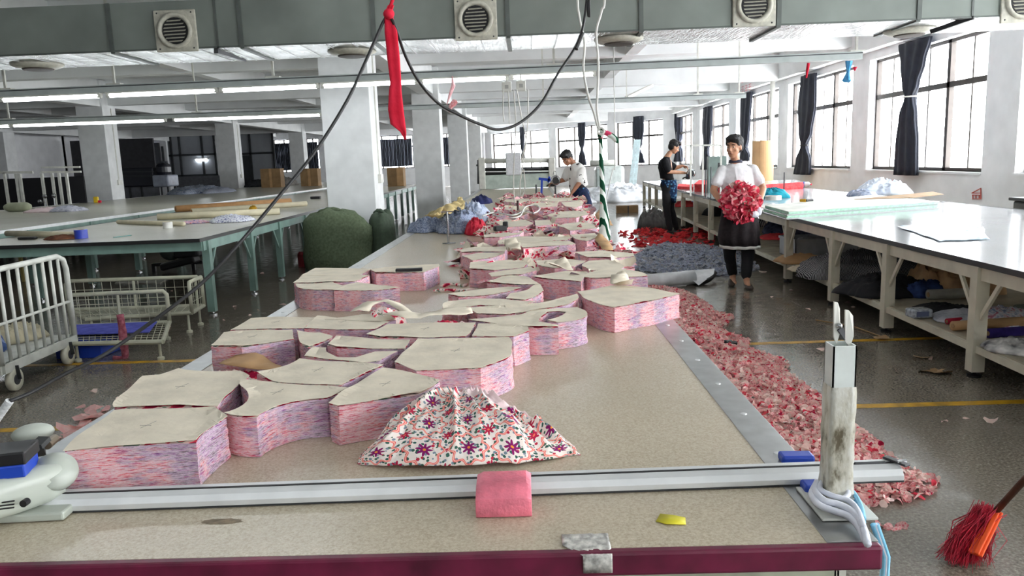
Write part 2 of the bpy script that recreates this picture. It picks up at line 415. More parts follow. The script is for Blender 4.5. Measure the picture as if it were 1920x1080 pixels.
# partition with glazed panels, left rear
PY = 47.5
def px(x): return (x - 996) * PY / 1440
part = S(MB().box(px(330), px(418), PY, PY + .05, 1.4, 4.2).build('wall_partition', mat('frosted_panel', (150, 154, 160), .35, 0, .05, 1)), '')
fb = MB()
for x in (336, 352, 394, 418): fb.box(px(x) - .06, px(x) + .06, PY - .08, PY, 0, 3.9)
for z in (1.4, 2.65, 3.95): fb.box(px(330), px(420), PY - .08, PY, z - .06, z + .06)
fb.build('partition_frame', DGREY, part)
MB().box(px(340), px(428), PY - .12, PY - .02, 0, 1.35).build('lower_board', mat('grey_panel', (92, 94, 98), .7), part)
part = S(MB().box(px(458), px(528), PY, PY + .05, 0, 4.2).build('wall_partition', MC['frosted_panel']))
fb = MB()
for x in (460, 484, 527): fb.box(px(x) - .06, px(x) + .06, PY - .08, PY, 0, 3.9)
for z in (2.6, 3.95): fb.box(px(458), px(528), PY - .08, PY, z - .06, z + .06)
fb.box(px(462), px(482), PY - .06, PY - .01, 0, 2.5)
fb.build('partition_frame', DGREY, part)
part = S(MB().box(px(256), px(334), PY - .5, PY - .3, 0, 4.2).build('wall_partition', WALL))
S(MB().box(XL, px(256), 40, 40.2, 0, 4.2).build('wall_inner_left', WALL))
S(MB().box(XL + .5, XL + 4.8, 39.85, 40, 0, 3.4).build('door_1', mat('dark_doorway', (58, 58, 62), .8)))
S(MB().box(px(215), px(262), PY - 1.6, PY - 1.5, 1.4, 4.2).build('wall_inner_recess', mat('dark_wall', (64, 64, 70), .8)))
# ================================================================ ceiling services
Y0, Y1, ZD = 9.25, 10.35, 2.98
duct = thing('air_duct', 'long grey square air duct hung across the hall under the ceiling', 'duct', (0, Y0, ZD))
MB().box(-14, 7.45, Y0, Y1, ZD + .012, 3.525).build('duct_casing', GALV, duct)
MB().box(-14, 7.45, Y0 - .005, Y1 + .005, ZD, ZD + .012).build('duct_underside', FOIL, duct)
sm = MB()
for x in (205, 450, 700, 952, 1202, 1460, 1722):
    X = Q(x, 40, Y0).x; sm.box(X - .025, X + .025, Y0 - .02, Y0, ZD, 3.525); sm.box(X - .025, X + .025, Y0, Y1, ZD - .02, ZD)
for x in (405, 1822):
    X = Q(x, 40, Y0).x; sm.box(X - .012, X + .012, Y0 - .012, Y0, ZD, 3.525)
sm.box(-14, 7.45, Y0 - .012, Y0, ZD, ZD + .02)
sm.build('duct_flange', mat('duct_edge', (92, 98, 94), .5, .2), duct)
rb = MB()
for k in range(60):
    X = -11 + k * .3
    if X < 1: rb.box(X, X + .012, Y0, Y1, ZD - .006, ZD)
rb.build('foil_ribs', ALU, duct)
def vent_face(px_, py_, label):
    c = Q(px_, py_, Y0 - .02); r = thing('air_vent', label, 'vent', c, 'round louvred vents on the duct face')
    MB().cbox(c, .49, .035, .47).build('vent_plate', VENTW, r, bevel=.012)
    M = Matrix.Rotation(PI / 2, 3, 'X'); n = 28
    b = MB(); b.loft([[c + M @ Vector((a * math.cos(2 * PI * i / n), a * math.sin(2 * PI * i / n), z)) for i in range(n)] for a, z in ((.20, .015), (.205, .05), (.17, .06), (.155, .03))], caps=False); b.build('vent_ring', VENTW, r, smooth=True)
    cy = c.y - .022
    MB().tube([(c.x, cy + .004, c.z), (c.x, cy, c.z)], .15, 24).build('vent_throat', BLACK, r)
    s = MB()
    for k in range(-3, 4):
        z = k * .038; hw = math.sqrt(max(.001, .148 ** 2 - z * z)) * .86
        s.add([(c.x - hw, cy - .004, c.z + z), (c.x + hw, cy - .004, c.z + z + .006), (c.x + hw, cy - .028, c.z + z - .010), (c.x - hw, cy - .028, c.z + z - .016)], [(0, 1, 2, 3)])
    s.build('louvre', VENTW, r, solid=.004)
    sc = MB()
    for a in (-1, 1):
        for e in (-1, 1): sc.ell((c.x + a * .2, c.y - .018, c.z + e * .2), .01, .006, .01, n=8, m=6)
    sc.build('screw', DGREY, r)
for a in ((330, 58, 'louvred vent on the duct face, leftmost, above the bright tube lamps'), (892, 36, 'louvred vent on the duct face between the red ribbon and the white cords'),
          (1414, 10, 'louvred vent on the duct face above the right cutting tables, cut by the top edge'), (1918, 2, 'louvred vent at the far right end of the duct face')): vent_face(*a)
for x, y, l in ((70, 120, 'dark round diffuser under the duct at its far left end'), (660, 95, 'dark round diffuser under the duct beside the red ribbon'),
                (1160, 72, 'round diffuser under the duct behind the white cords'), (1705, 56, 'dark diffuser under the duct near the big window')):
    c = P(x, y, ZD); c.y = min(c.y, Y1 - .25) if c.y > Y0 else 9.9
    r = thing('ceiling_diffuser', l, 'vent', c, 'round diffusers under the duct')
    MB().lathe(c, [(.30, -.0), (.30, -.02), (.24, -.05), (.2, -.06)], 24).build('diffuser_ring', VENTW, r, smooth=True)
    MB().lathe(c, [(.19, -.05), (.17, -.075), (.05, -.08)], 20).build('diffuser_core', mat('rusty_grille', (70, 62, 54), .7), r)
MB().bar(Q(1745, 60, 9.6), Q(1826, 32, 9.3), .05, .05).build('duct_strip', BLACK, duct)
MB().bar(Q(405, 96, 9.3), Q(458, 112, 10.3), .05, .05).build('duct_strip', DGREY, duct)
# lamp trunkings
def trunk(Y, xa, ya, xb, yb, label, tubes, rods):
    a = Q(xa, ya, Y); b = Q(xb, yb, Y); d = (b - a).normalized(); a2 = a - d * 5.0
    r = thing('lamp_trunking', label, 'light fixture', (a + b) / 2)
    MB().bar(a2, b, .09, .10).build('trunking', TRUNKM, r)
    MB().bar(a2 + Vector((0, -.047, .03)), b + Vector((0, -.047, .03)), .006, .012).build('trunking_groove', DGREY, r)
    for (x0, x1) in tubes:
        p = Q(x0, ya, Y); q = Q(x1, ya, Y)
        p = a + d * ((p.x - a.x) / d.x); q = a + d * ((q.x - a.x) / d.x)
        o = Vector((0, -.0, -.085))
        NUM = ['leftmost', 'second', 'third', 'fourth', 'fifth', 'sixth', 'rightmost']; vis = [t_ for t_ in tubes if t_[1] > 0]
        if Y < 12: ll = ('lit tube on the nearer trunking, %s counted from the left edge' % (NUM[vis.index((x0, x1))] if vis[-1] != (x0, x1) else 'the last and rightmost')) if (x0, x1) in vis else 'lit tube on the nearer trunking beyond the left edge'
        else: ll = 'lit tube on the farther trunking, ' + ['at the left edge', 'in the middle', 'ending at the nearest big column'][tubes.index((x0, x1))]
        lm = thing('tube_lamp', ll, 'lamp', (p + q) / 2 + o, 'lit tubes on the upper trunking' if Y < 12 else 'lit tubes on the lower trunking')
        MB().bar(p + o + Vector((0, 0, .03)), q + o + Vector((0, 0, .03)), .10, .02).build('reflector', WHITEP, lm)
        MB().tube([p + o + d * .04, q + o - d * .04], .032, 10).build('tube', LAMP, lm)
        MB().bar(p + o, p + o + d * .05, .06, .06).build('lamp_holder', WHITEP, lm); MB().bar(q + o, q + o - d * .05, .06, .06).build('lamp_holder', WHITEP, lm)
    for x in rods:
        p = Q(x, ya, Y); p = a + d * ((p.x - a.x) / d.x)
        rd = MB().bar(p, (p.x, p.y, ZC), .03, .03).build('hanger_rod', WHITEP, r)
        MB().bar(p + Vector((-.1, 0, .06)), p + Vector((.1, 0, .06)), .1, .02).build('hanger_clip', WHITEP, rd)
    return a, b, d
trunk(10.85, 0, 176, 1615, 104, 'white trunking crossing the hall, the nearer one, carrying long lit tubes',
      [(-420, -215), (0, 190), (200, 410), (414, 600), (603, 785), (789, 955), (958, 1118)], [12, 217, 515, 1040, 1603])
trunk(16.5, 0, 229, 1398, 179, 'white trunking crossing the hall, the farther one, lit only at its left end', [(-230, 20), (22, 312), (325, 604)], [18, 371, 1020, 1308, 1385])
# unseen lamps added behind the camera and far left to brighten the near table
for (Y, x0, x1) in ((5.2, -6.5, -1.4), (-.6, -4, 4)):
    r = thing('lamp_trunking', 'added out-of-view lamp trunking overhead ' + ('left of the camera' if Y > 0 else 'behind the camera'), 'light fixture', ((x0 + x1) / 2, Y, 2.9))
    MB().box(x0, x1, Y - .045, Y + .045, 2.9, 3.0).build('trunking', TRUNKM, r); MB().box(x0, x1, Y - .03, Y + .03, 2.85, 2.89).build('tube', LAMP, r)
    for X in (x0 + .3, x1 - .3): MB().box(X - .015, X + .015, Y - .015, Y + .015, 3.0, ZC).build('hanger_rod', WHITEP, r)
# surface tube lamps on beams (unlit)
for (xa, ya, xb, yb, Y, l) in ((1175, 183, 1222, 160, 20, 'unlit tube lamp slung diagonally under the ceiling beyond the trunkings'),):
    tag(MB().bar(Q(xa, ya, Y), Q(xb, yb, Y + 2), .1, .07).bar(Q(xa, ya, Y), (Q(xa, ya, Y).x, Y, ZC - .004), .02, .02).build('batten_lamp', WHITEP), l, 'lamp')
# sockets with dangling cables
for k, (x, y) in enumerate(((950, 163), (977, 161))):
    c = Q(x, y, 10.8); r = thing('hanging_socket', ('left' if k == 0 else 'right') + ' one of two white sockets hanging under the lit trunking', 'socket', c)
    MB().cbox(c, .13, .05, .14).build('socket_box', WHITEP, r, bevel=.008)
    MB().box(c.x - .01, c.x + .01, c.y - .005, c.y + .005, c.z + .06, c.z + .15).build('socket_stem', WHITEP, r)
    MB().cbox(c + Vector((0, -.027, .0)), .05, .006, .05).build('socket_face', mat('socket_grey', (150, 150, 146), .5), r)
cb = mat('white_cable', (206, 206, 200), .5)
for pts, l in (([(944, 168), (943, 200), (945, 228)], 'white cable hanging short from the left socket'),
          ([(953, 171), (955, 210), (955, 232)], 'second white cable hanging short from the left socket'),
          ([(963, 168), (967, 230), (964, 300), (963, 352), (966, 392)], 'long white cable hanging from the sockets to the stacks on the table'),
          ([(969, 168), (978, 220), (986, 262), (981, 300), (979, 320), (975, 345), (977, 368), (984, 350), (982, 318)], 'white cable looped loosely below the sockets'),
          ([(990, 168), (990, 220), (985, 270), (977, 300)], 'white cable falling from the right socket')):
    tag(MB().tube(spline([Q(x, y, 10.75 + (y - 168) * .006) for x, y in pts], 6), .008, 6).build('hanging_cable', cb, smooth=True), l, 'cable')
# rag bits tied to the trunkings
tag(MB().tube([Q(848, 143, 10.81), Q(850, 160, 10.78), Q(843, 180, 10.78), Q(838, 196, 10.78)], [.01, .03, .02, .005], 6).build('rag_strip', cloth('pink_rag', [(226, 160, 166), (238, 196, 198)], 20)), 'pale pink rag tied to the lit trunking', 'rag')
tag(MB().tube([Q(848, 196, 16.46), Q(852, 192, 16.3), Q(845, 200, 16.3), Q(842, 210, 16.3)], [.02, .07, .05, .01], 6).build('rag_strip', cloth('salmon_rag', [(206, 110, 116), (238, 196, 198)], 20)), 'small red and white rag tied to the unlit trunking', 'rag')
tag(MB().tube([Q(1592, 114, 10.8), Q(1590, 135, 10.81), Q(1587, 152, 10.78)], [.05, .02, .06], 6).build('rag_strip', cloth('sky_blue_rag', [(60, 130, 190), (96, 170, 216)], 20)), 'sky blue rag tied near the right end of the trunking', 'rag')
tag(MB().tube([Q(1516, 118, 10.8), Q(1514, 130, 10.81), Q(1512, 146, 10.78)], [.02, .02, .01], 6).build('rag_strip', REDC), 'narrow red rag tied to the trunking before the dark curtain', 'rag')
tag(MB().tube([Q(1603, 126, 10.8), Q(1603, 133, 10.81)], [.035, .004], 4).build('rag_strip', REDC), 'tiny red pennant at the right end of the trunking', 'rag')
# red ribbon and black cable above the near table
c0 = Q(735, -40, 2.5); top = Vector((c0.x, 2.5, ZC))
rp = [(733, 10, .010), (728, 24, .012), (733, 60, .020), (738, 110, .020), (742, 155, .018), (741, 170, .020), (742, 205, .025), (746, 232, .024), (756, 247, .010), (760, 262, .003)]
rings = []
for (x, y, r_) in rp:
    c = Q(x, y, 2.5); rings.append([c + Vector((r_ * math.cos(t), r_ * .35 * math.sin(t) + .004 * math.sin(3 * t), 0)) for t in [2 * PI * i / 10 for i in range(10)]])
rib = thing('red_ribbon', 'long red fabric strip hanging over the near table, holding the black cable', 'ribbon', Q(742, 150, 2.5))
MB().loft(rings).build('ribbon_strip', REDC, rib, smooth=True)
MB().tube([top, Q(736, 0, 2.5), Q(728, 24, 2.5)], .006, 6).build('ribbon_cord', REDC, rib, smooth=True)
MB().ell(Q(729, 26, 2.49), .018, .018, .016, n=10, m=7).build('ribbon_knot', REDC, rib, smooth=True)
kp = [(18, 752, 1.75), (60, 735, 1.8), (120, 702, 1.85), (190, 668, 1.9), (250, 628, 1.95), (330, 570, 2.0), (390, 520, 2.05), (450, 455, 2.1), (520, 372, 2.2), (590, 285, 2.3), (650, 190, 2.38), (690, 105, 2.45), (718, 42, 2.5), (729, 30, 2.5),
      (741, 50, 2.5), (760, 104, 2.55), (785, 152, 2.6), (820, 192, 2.7), (860, 215, 2.75), (900, 233, 2.8), (935, 243, 2.85), (975, 230, 2.9), (1015, 193, 2.95), (1045, 140, 3.0), (1075, 95, 3.05), (1092, 55, 3.1), (1100, 0, 3.1), (1104, -60, 3.1)]
pts = [Q(x, y, d) for x, y, d in kp]; pts.append(Vector((pts[-1].x, 3.1, ZC - .01)))
cab = thing('power_cable', 'thick black power cable looping over the near table from the cutter', 'cable', pts[4])
MB().tube(spline(pts, 6), .0052, 8).build('cable', BLACK, cab, smooth=True)
sp = MB()
for k in range(7): a = pts[0] + (Vector((-.03, -.0, -.035)) * k * .25); sp.tube([a, a + Vector((-.005, 0, -.006))], .0095, 10)
sp.build('strain_relief', ALU, cab)
MB().tube([Q(1080, 92, 3.05), Q(1092, 62, 3.08)], .009, 8).build('tape_wrap', BLACK, cab)
# white cords and leaf-print wrapped pole
for k, cp in enumerate(([(1082, -30), (1086, 30), (1096, 80), (1094, 130), (1103, 180), (1114, 212), (1122, 245)], [(1134, -30), (1128, 20), (1118, 60), (1122, 120), (1120, 180), (1119, 205), (1125, 245)])):
    ps = [Q(x, y, 6.4) for x, y in cp]; ps.insert(0, Vector((ps[0].x, 6.4, ZC)))
    tag(MB().tube(spline(ps, 6), .010, 7).build('hanging_rope', cb, smooth=True), ('left' if k == 0 else 'right') + ' one of two white cords dropping from the ceiling to the leaf-print wrap', 'cord')
def leaf_mat():
    t = NT('palm_leaf_print', .8, 0, .2); wv = t.n('ShaderNodeTexWave'); wv.bands_direction = 'DIAGONAL'; wv.inputs['Scale'].default_value = 7; wv.inputs['Distortion'].default_value = 7
    t.l(t.co((1, 1, .5)), wv.inputs[0]); c = t.ramp(wv.outputs['Fac'], [(.40, (10, 66, 44)), (.5, (40, 128, 74)), (.56, (226, 234, 228))])
    f = t.noise(9); t.col(t.mix(t.ramp(f, [(.62, (0, 0, 0)), (.66, (255, 255, 255))]), c, (222, 70, 110))); return t.m
LEAF = leaf_mat()
lp = thing('leaf_print_bundle', 'cord wrapped in green palm-leaf fabric standing on the table edge', 'wrapped cord', P(1132, 470, .79))
prof = [(1132, 470, .045), (1134, 440, .05), (1133, 410, .042), (1131, 380, .028), (1129, 340, .02), (1127, 300, .018), (1126, 262, .018), (1126, 250, .03)]
MB().tube([Q(x, y, 6.4) for x, y, r_ in prof], [p[2] for p in prof], 10).build('fabric_wrap', LEAF, lp, smooth=True)
MB().tube(spline([Q(1126, 245, 6.4), Q(1138, 250, 6.38), Q(1150, 257, 6.36), Q(1160, 268, 6.35)], 4), [.022] * 10 + [.02, .015, .006], 8).build('wrap_end', LEAF, lp, smooth=True)
MB().tube(spline([Q(1122, 250, 6.37), Q(1121, 243, 6.36), Q(1127, 239, 6.36), Q(1133, 245, 6.36), Q(1128, 252, 6.36), Q(1122, 250, 6.37)], 5), .009, 7).build('cord_knot', cb, lp, smooth=True)
tag(MB().tube(spline([Vector((Q(1153, 290, 14).x, 14, ZC - .01)), Q(1153, 290, 14), Q(1150, 315, 14), Q(1145, 335, 14), Q(1140, 360, 14), Q(1136, 380, 14)], 5), .01, 6).build('hanging_cable', cb, smooth=True), 'thin pale cable hanging right of the leaf-print wrap', 'cable')

# ================================================================ curtains
NAVY = mat('navy_curtain', (30, 34, 46), .8, 0, .15, 8)
def curtain(c, d, prof, label, pleats=9, depth=.09, tie=None):
    """c: foot point on the wall plane, d: along wall, prof: (z, half width, shift)"""
    r = thing('curtain', label, 'curtain', Vector((c.x, c.y, prof[-1][0])), 'dark tied curtains'); d = Vector(d).normalized(); nrm = Vector((-d.y, d.x, 0))
    if nrm.dot(Vector((0, -1, 0)) + Vector((-1, 0, 0))) < 0: nrm = -nrm
    out = []; N = 64
    zs = []
    for k in range(len(prof) - 1):
        for i in range(5):
            t = i / 5.; tt = t * t * (3 - 2 * t); zs.append(tuple(prof[k][j] * (1 - tt) + prof[k + 1][j] * tt if j else prof[k][0] * (1 - t) + prof[k + 1][0] * t for j in range(3)))
    zs.append(prof[-1])
    for z, hw, sh in zs:
        ring = []
        for i in range(N):
            a = 2 * PI * i / N; pl = 1 + .22 * math.cos(a * pleats + sh * 7)
            dd = min(depth, hw * .8)
            ring.append(Vector((c.x, c.y, z)) + d * (sh + hw * math.cos(a) * (1 + .04 * math.cos(a * pleats))) + nrm * (depth + .02 + dd * math.sin(a) * pl))
        out.append(ring)
    MB().loft(out).build('curtain_cloth', NAVY, r, smooth=True)
    if tie: 
        z, sh, hw = tie; MB().tube([Vector((c.x, c.y, z)) + d * (sh + hw * math.cos(a)) + nrm * (depth + .02 + hw * .9 * math.sin(a)) for a in [2 * PI * i / 12 for i in range(13)]], .015, 6).build('tie_cord', WHITEP if 'nearest' in label else BLACK, r)
    return r
def cur_r(px_, l, prof_px, **k):
    X = XR - .02; rows = []
    c = QX(px_, prof_px[2][0], X)
    for (y, xl, xr_) in prof_px:
        a = QX(xl, y, X); b = QX(xr_, y, X); z = QX((xl + xr_) / 2, y, X).z
        rows.append((z, abs(a.y - b.y) / 2, (a.y + b.y) / 2 - c.y))
    t = rows[k.pop('ti')]
    curtain(Vector((X, c.y, 0)), (0, 1, 0), rows, l, tie=(t[0], t[2], t[1] * 1.15), **k)
cur_r(1718, 'dark navy curtain tied at mid-height, nearest, on the biggest window', [(76, 1697, 1757), (120, 1702, 1744), (160, 1706, 1732), (181, 1712, 1724), (215, 1700, 1728), (270, 1692, 1731), (328, 1688, 1730)], ti=3)
cur_r(1516, 'dark navy curtain tied low, on the second window from the right', [(140, 1511, 1538), (200, 1505, 1537), (250, 1508, 1529), (272, 1513, 1520), (300, 1502, 1527), (327, 1497, 1526)], ti=3)
cur_r(1404, 'dark navy curtain tied near its hem behind the standing man', [(174, 1397, 1416), (230, 1396, 1412), (262, 1398, 1409), (276, 1402, 1405), (290, 1396, 1411), (302, 1393, 1410)], ti=3)
cur_r(1331, 'dark navy curtain on the window between the two men at the right tables', [(200, 1325, 1340), (240, 1323, 1339), (268, 1326, 1337), (281, 1329, 1332), (300, 1322, 1336), (318, 1319, 1336)], ti=3)
nA = Vector((-.8, -.6, 0))
def onA(x):
    d = ray(x, 300); a, b = d.x, d.y    # t*(a,b) = CA + DA*s
    det = a * -DA.y + DA.x * b; t = (CA.x * -DA.y + DA.x * CA.y) / det; return Vector((a * t, b * t, 0)) + nA * .02
def cur_a(x, l, w, ytop, ytie, ybot):
    c = onA(x); Yc = c.y; z = lambda y: Q(x, y, Yc).z
    h = w * Yc / 1440 / .8 / 2
    curtain(c, DA, [(z(ytop), h, 0), (z(ytop * .6 + ytie * .4), h * 1.1, 0), (z(ytie - 8), h * .7, 0), (z(ytie), h * .25, 0), (z(ytie + (ybot - ytie) * .5), h * .9, 0), (z(ybot), h * 1.25, 0)], l, depth=.1, tie=(z(ytie), 0, h * .3))
cur_a(1277, 'dark curtain behind the head of the man in black', 17, 207, 268, 303)
cur_a(1201, 'dark curtain knotted low, right of the leaf-print wrap', 20, 218, 279, 306)
cur_a(1095, 'dark curtain behind the man leaning over the long table', 15, 230, 279, 310)
cur_a(984, 'narrow dark curtain on the leftmost bright end window', 9, 238, 285, 298)
LACE = stripes_mat('shade_cloth', (36, 38, 44), (128, 134, 150), 3)
for k, (x0, x1) in enumerate(((529, 564), (590, 610), (702, 785), (841, 860))):
    N = 40; b = MB(); xa, xb = bx(x0), bx(x1); vs = []; fs = []
    for i in range(N + 1):
        X = xa + (xb - xa) * i / N; yy = YF - .07 + .055 * math.sin(i * 1.9); vs += [(X, yy, 1.5), (X, yy, 3.35)]
        if i: fs.append((2 * i - 2, 2 * i, 2 * i + 1, 2 * i - 1))
    b.add(vs, fs); tag(b.build('window_shade', LACE, solid=.01), ['dark pleated drape on the far left back window', 'narrow dark pleated drape beside the nearest big column', 'wide dark pleated drape on the back window above the long grey table', 'narrow dark drape between the second and third columns'][k], 'curtain')

# ================================================================ cutting tables
T = .79
main = thing('cutting_table', 'long beige-topped cutting table with maroon end, in the middle foreground', 'table', (-.36, 1.4, 0))
XA, XB, YN, YE = -1.39, .665, 1.405, 24.
MB().box(XA + .10, XB - .10, YN + .012, YE, T - .03, T).build('tabletop', BOARD, main)
for X, s_ in ((XA, 1), (XB, -1)):
    x0, x1 = sorted((X, X + s_ * .10)); o = MB().box(x0, x1, YN + .012, YE, T - .03, T + .002).build('steel_edge', STEEL, main, bevel=.001)
    y = YN + .16
    while y < 12: MB().lathe(((x0 + x1) / 2, y, T + .002), [(.010, 0), (.009, .002), (.004, .003)], 10).build('screw', ALU, o); y += .31
MB().box(XA, XB, YN - .012, YN + .012, T - .048, T + .002).build('edge_band', MAROON, main, bevel=.006)
MB().box(XA + .02, XB - .08, YN + .02, YN + .06, T - .22, T - .05).build('apron_panel', mat('pale_green_paint', (196, 204, 180), .5, 0, .08, 12), main)
MB().box(XA + .04, XA + .08, YN + .06, YE, T - .13, T - .03).build('side_rail', WHITEP, main)
MB().box(XB - .08, XB - .04, YN + .06, YE, T - .13, T - .03).build('side_rail', WHITEP, main)
for k in range(11):
    for X in (XA + .14, XB - .14):
        y = YN + .12 + k * 2.2; lg = MB().box(X - .035, X + .035, y - .035, y + .035, .03, T - .03).build('leg', WHITEP, main); MB().lathe((X, y, 0), [(.04, 0), (.04, .02), (.012, .03), (.012, .04)], 12).build('foot', BLACK, lg)
for k in range(6): MB().box(XB - .07 + k * .006, XB - .066 + k * .006, YN + .06, YN + .1 + k * .02, T - .42, T - .06).build('hanging_strip', ALU, main) if k < 3 else None
stn = P(415, 978, T)
b = MB(); n = 26
b.add([(stn.x, stn.y, T + .0006)] + [(stn.x + .045 * math.cos(2 * PI * i / n) * (1 + .35 * nz((i * .7, 2, 0))), stn.y + .014 * math.sin(2 * PI * i / n) * (1 + .4 * nz((i * .9, 5, 0))), T + .0006) for i in range(n)], [(0, i + 1, (i + 1) % n + 1) for i in range(n)])
b.build('stain', mat('dark_stain', (118, 104, 84), .6, 0, .2, 60), main)

def rect_table(name, label, c4, z, legs, top, frame, th=.035, rail=.09, lw=.06, shelf=None, brace=True, edge=None, foot=CHROME):
    """c4: near-left, near-right, far-right, far-left corners (x, y)"""
    A, B, C_, D = [Vector((p[0], p[1], 0)) for p in c4]
    cen = (A + B + C_ + D) / 4; r = thing(name, label, 'table', (cen.x, cen.y, 0))
    pr = prism([p.xy for p in (A, B, C_, D)], z - th, z); pr.build('tabletop', top, r)
    if edge:
        e = MB()
        for p, q in ((A, B), (B, C_), (C_, D), (D, A)): e.bar(p + Vector((0, 0, z - th / 2 + .001)), q + Vector((0, 0, z - th / 2 + .001)), .012, th + .004)
        e.build('edge_strip', edge, r)
    ins = .07
    def inn(p): return p + (cen - p).normalized() * ins * 1.3
    a, b_, c_, d_ = map(inn, (A, B, C_, D)); zz = Vector((0, 0, z - th - rail / 2))
    rl = MB()
    for p, q in ((a, b_), (b_, c_), (c_, d_), (d_, a)): rl.bar(p + zz, q + zz, .035, rail)
    rl.build('frame_rail', frame, r)
    sides = ((a, d_), (b_, c_))
    for (p, q) in sides:
        dn = (q - p).normalized(); L = (q - p).length
        for s_ in legs:
            if s_ > L: continue
            c = p + dn * s_
            lg = MB().cbox((c.x, c.y, (z - th + .04) / 2), lw, lw, z - th - .04, rz=math.atan2(dn.y, dn.x)).build('leg', frame, r)
            MB().lathe((c.x, c.y, 0), [(lw * .55, 0), (lw * .55, .015), (.012, .02), (.012, .06)], 12).build('foot', foot, lg)
            if brace:
                k = MB(); h = z - th - rail
                for sg in (-1, 1):
                    if 0 < s_ + sg * .25 < L: k.bar(c + Vector((0, 0, h - .3)) , c + dn * .25 * sg + Vector((0, 0, h + .02)), .02, .03)
                if k.v: k.build('brace', frame, lg)
    if shelf:
        zs_, dz = shelf; o = Vector((0, 0, zs_ - .02))
        s_ = MB()
        for p, q in sides: s_.bar(p + o, q + o, .05, .05)
        nn = int((d_ - a).length / 1.4)
        for k in range(nn + 1): t = k / nn; s_.bar(a.lerp(d_, t) + o, b_.lerp(c_, t) + o, .04, .04)
        s_.build('shelf_frame', frame, r)
        prism([p.xy for p in (a, b_, c_, d_)], zs_, zs_ + dz).build('shelf', mat('shelf_board', (170, 162, 142), .6, 0, .1, 5), r)
    return r
rect_table('cutting_table', 'white-topped cutting table with cream frame and littered shelf, at the right', [(2.9, 3.1), (5.55, 3.0), (5.75, 10.75), (3.12, 10.72)], T, [.1, 1.92, 3.3, 4.55, 6.05, 7.5], BOARDW, CREAM, lw=.085, shelf=(.22, .012), edge=DGREY, foot=BLACK)
rect_table('cutting_table', 'white-topped cutting table farther back at the right, where the man in black works', [(3.13, 10.8), (5.76, 10.8), (5.78, 24.3), (3.62, 24.4)], T, [.1, 1.5, 2.9, 4.4, 5.9, 7.4, 8.9, 10.4, 11.9, 13.3], BOARDW, CREAM, lw=.085, shelf=(.22, .012), edge=DGREY, foot=BLACK)
T2 = .86
q = [P(-170, 457, T2), P(373, 448, T2), P(613, 383, T2), P(93, 437, T2), P(290, 405, T2)]
dl = (q[2] - q[1]).normalized(); dl = (P(797, 343, T2) - q[1]).normalized(); LT2 = 19.5; far = q[1] + dl * LT2; nl = q[1] + (Vector((-dl.y, dl.x, 0)) * 2.75)
rect_table('cutting_table', 'cream-topped cutting table with teal frame and black front edge, at the left', [nl.xy, q[1].xy, far.xy, (nl + dl * LT2).xy], T2, [.12, 1.5, 2.7, 4.1, 5.6, 7.2, 8.6, 9.9, 11.2, 12.5, 13.8, 15.1, 16.4, 17.7, 19.2], BOARDG, TEAL, rail=.10, lw=.08, edge=mat('black_edge', (30, 30, 30), .4))
pe = [P(0, 433, T2), P(613, 352, T2)]
dl3 = (pe[1] - pe[0]).normalized()
n0 = pe[0] - dl3 * 3; f0 = Vector((pe[0] + dl3 * 28)); L3 = Vector((-dl3.y, dl3.x, 0))
rect_table('cutting_table', 'very long grey-topped table with teal frame beyond the cream one, at the far left', [(n0 + L3 * 4.9).xy, n0.xy, f0.xy, (f0 + L3 * 4.9).xy], T2, [.3 + 1.6 * k for k in range(19)], BOARDG, TEAL, th=.04, lw=.07, edge=ALU)
# ================================================================ stacks of cut fabric on the long table
ZH = .112
def scrap(b, c, size, mi, rnd, flat=.5):
    """one crumpled offcut: a bent, twisted strip or triangle"""
    n = rnd.choice((3, 4, 5)); L = size * rnd.uniform(.6, 1.6); wd = size * rnd.uniform(.25, .6)
    M = Matrix.Rotation(rnd.uniform(0, 2 * PI), 3, 'Z') @ Matrix.Rotation(rnd.gauss(0, flat), 3, 'X') @ Matrix.Rotation(rnd.gauss(0, flat * .7), 3, 'Y')
    bend = rnd.uniform(-2.2, 2.2) / L; tw = rnd.uniform(-.8, .8); vs = []; tp = rnd.choice((0, 0, 1))
    for i in range(n + 1):
        t = i / n; s = (t - .5) * L; a = s * bend; w_ = wd * (.5 + .5 * math.sin(PI * t)) * ((1 - t * .85) if tp else 1) + .004
        x = math.sin(a) / bend if abs(bend) > .1 else s; z = (1 - math.cos(a)) / bend if abs(bend) > .1 else 0
        for sg in (-1, 1): vs.append(Vector(c) + M @ Vector((x, sg * w_ * math.cos(tw * t), z + sg * w_ * math.sin(tw * t))))
    b.add(vs, [(2 * i, 2 * i + 1, 2 * i + 3, 2 * i + 2) for i in range(n)], mi)
def inpoly(x, y, poly):
    c = False; n = len(poly)
    for i in range(n):
        a, b = poly[i], poly[i - 1]
        if (a[1] > y) != (b[1] > y) and x < (b[0] - a[0]) * (y - a[1]) / (b[1] - a[1]) + a[0]: c = not c
    return c
def densify(pts, step):
    out = []
    for k in range(len(pts)):
        a, b = pts[k], pts[(k + 1) % len(pts)]; n = max(1, int((b - a).length / step))
        for i in range(n): out.append(a.lerp(b, i / n))
    return out
def smooth_poly(pts, it=2):
    for _ in range(it):
        n = len(pts); out = []
        for k in range(n):
            a, b_ = pts[k] - pts[k - 1], pts[(k + 1) % n] - pts[k]
            f = .5 if a.length > 1e-6 and b_.length > 1e-6 and a.angle(b_) < .62 else .0
            out.append(pts[k] * (1 - f) + (pts[k - 1] + pts[(k + 1) % n]) * (f / 2))
        pts = out
    return pts
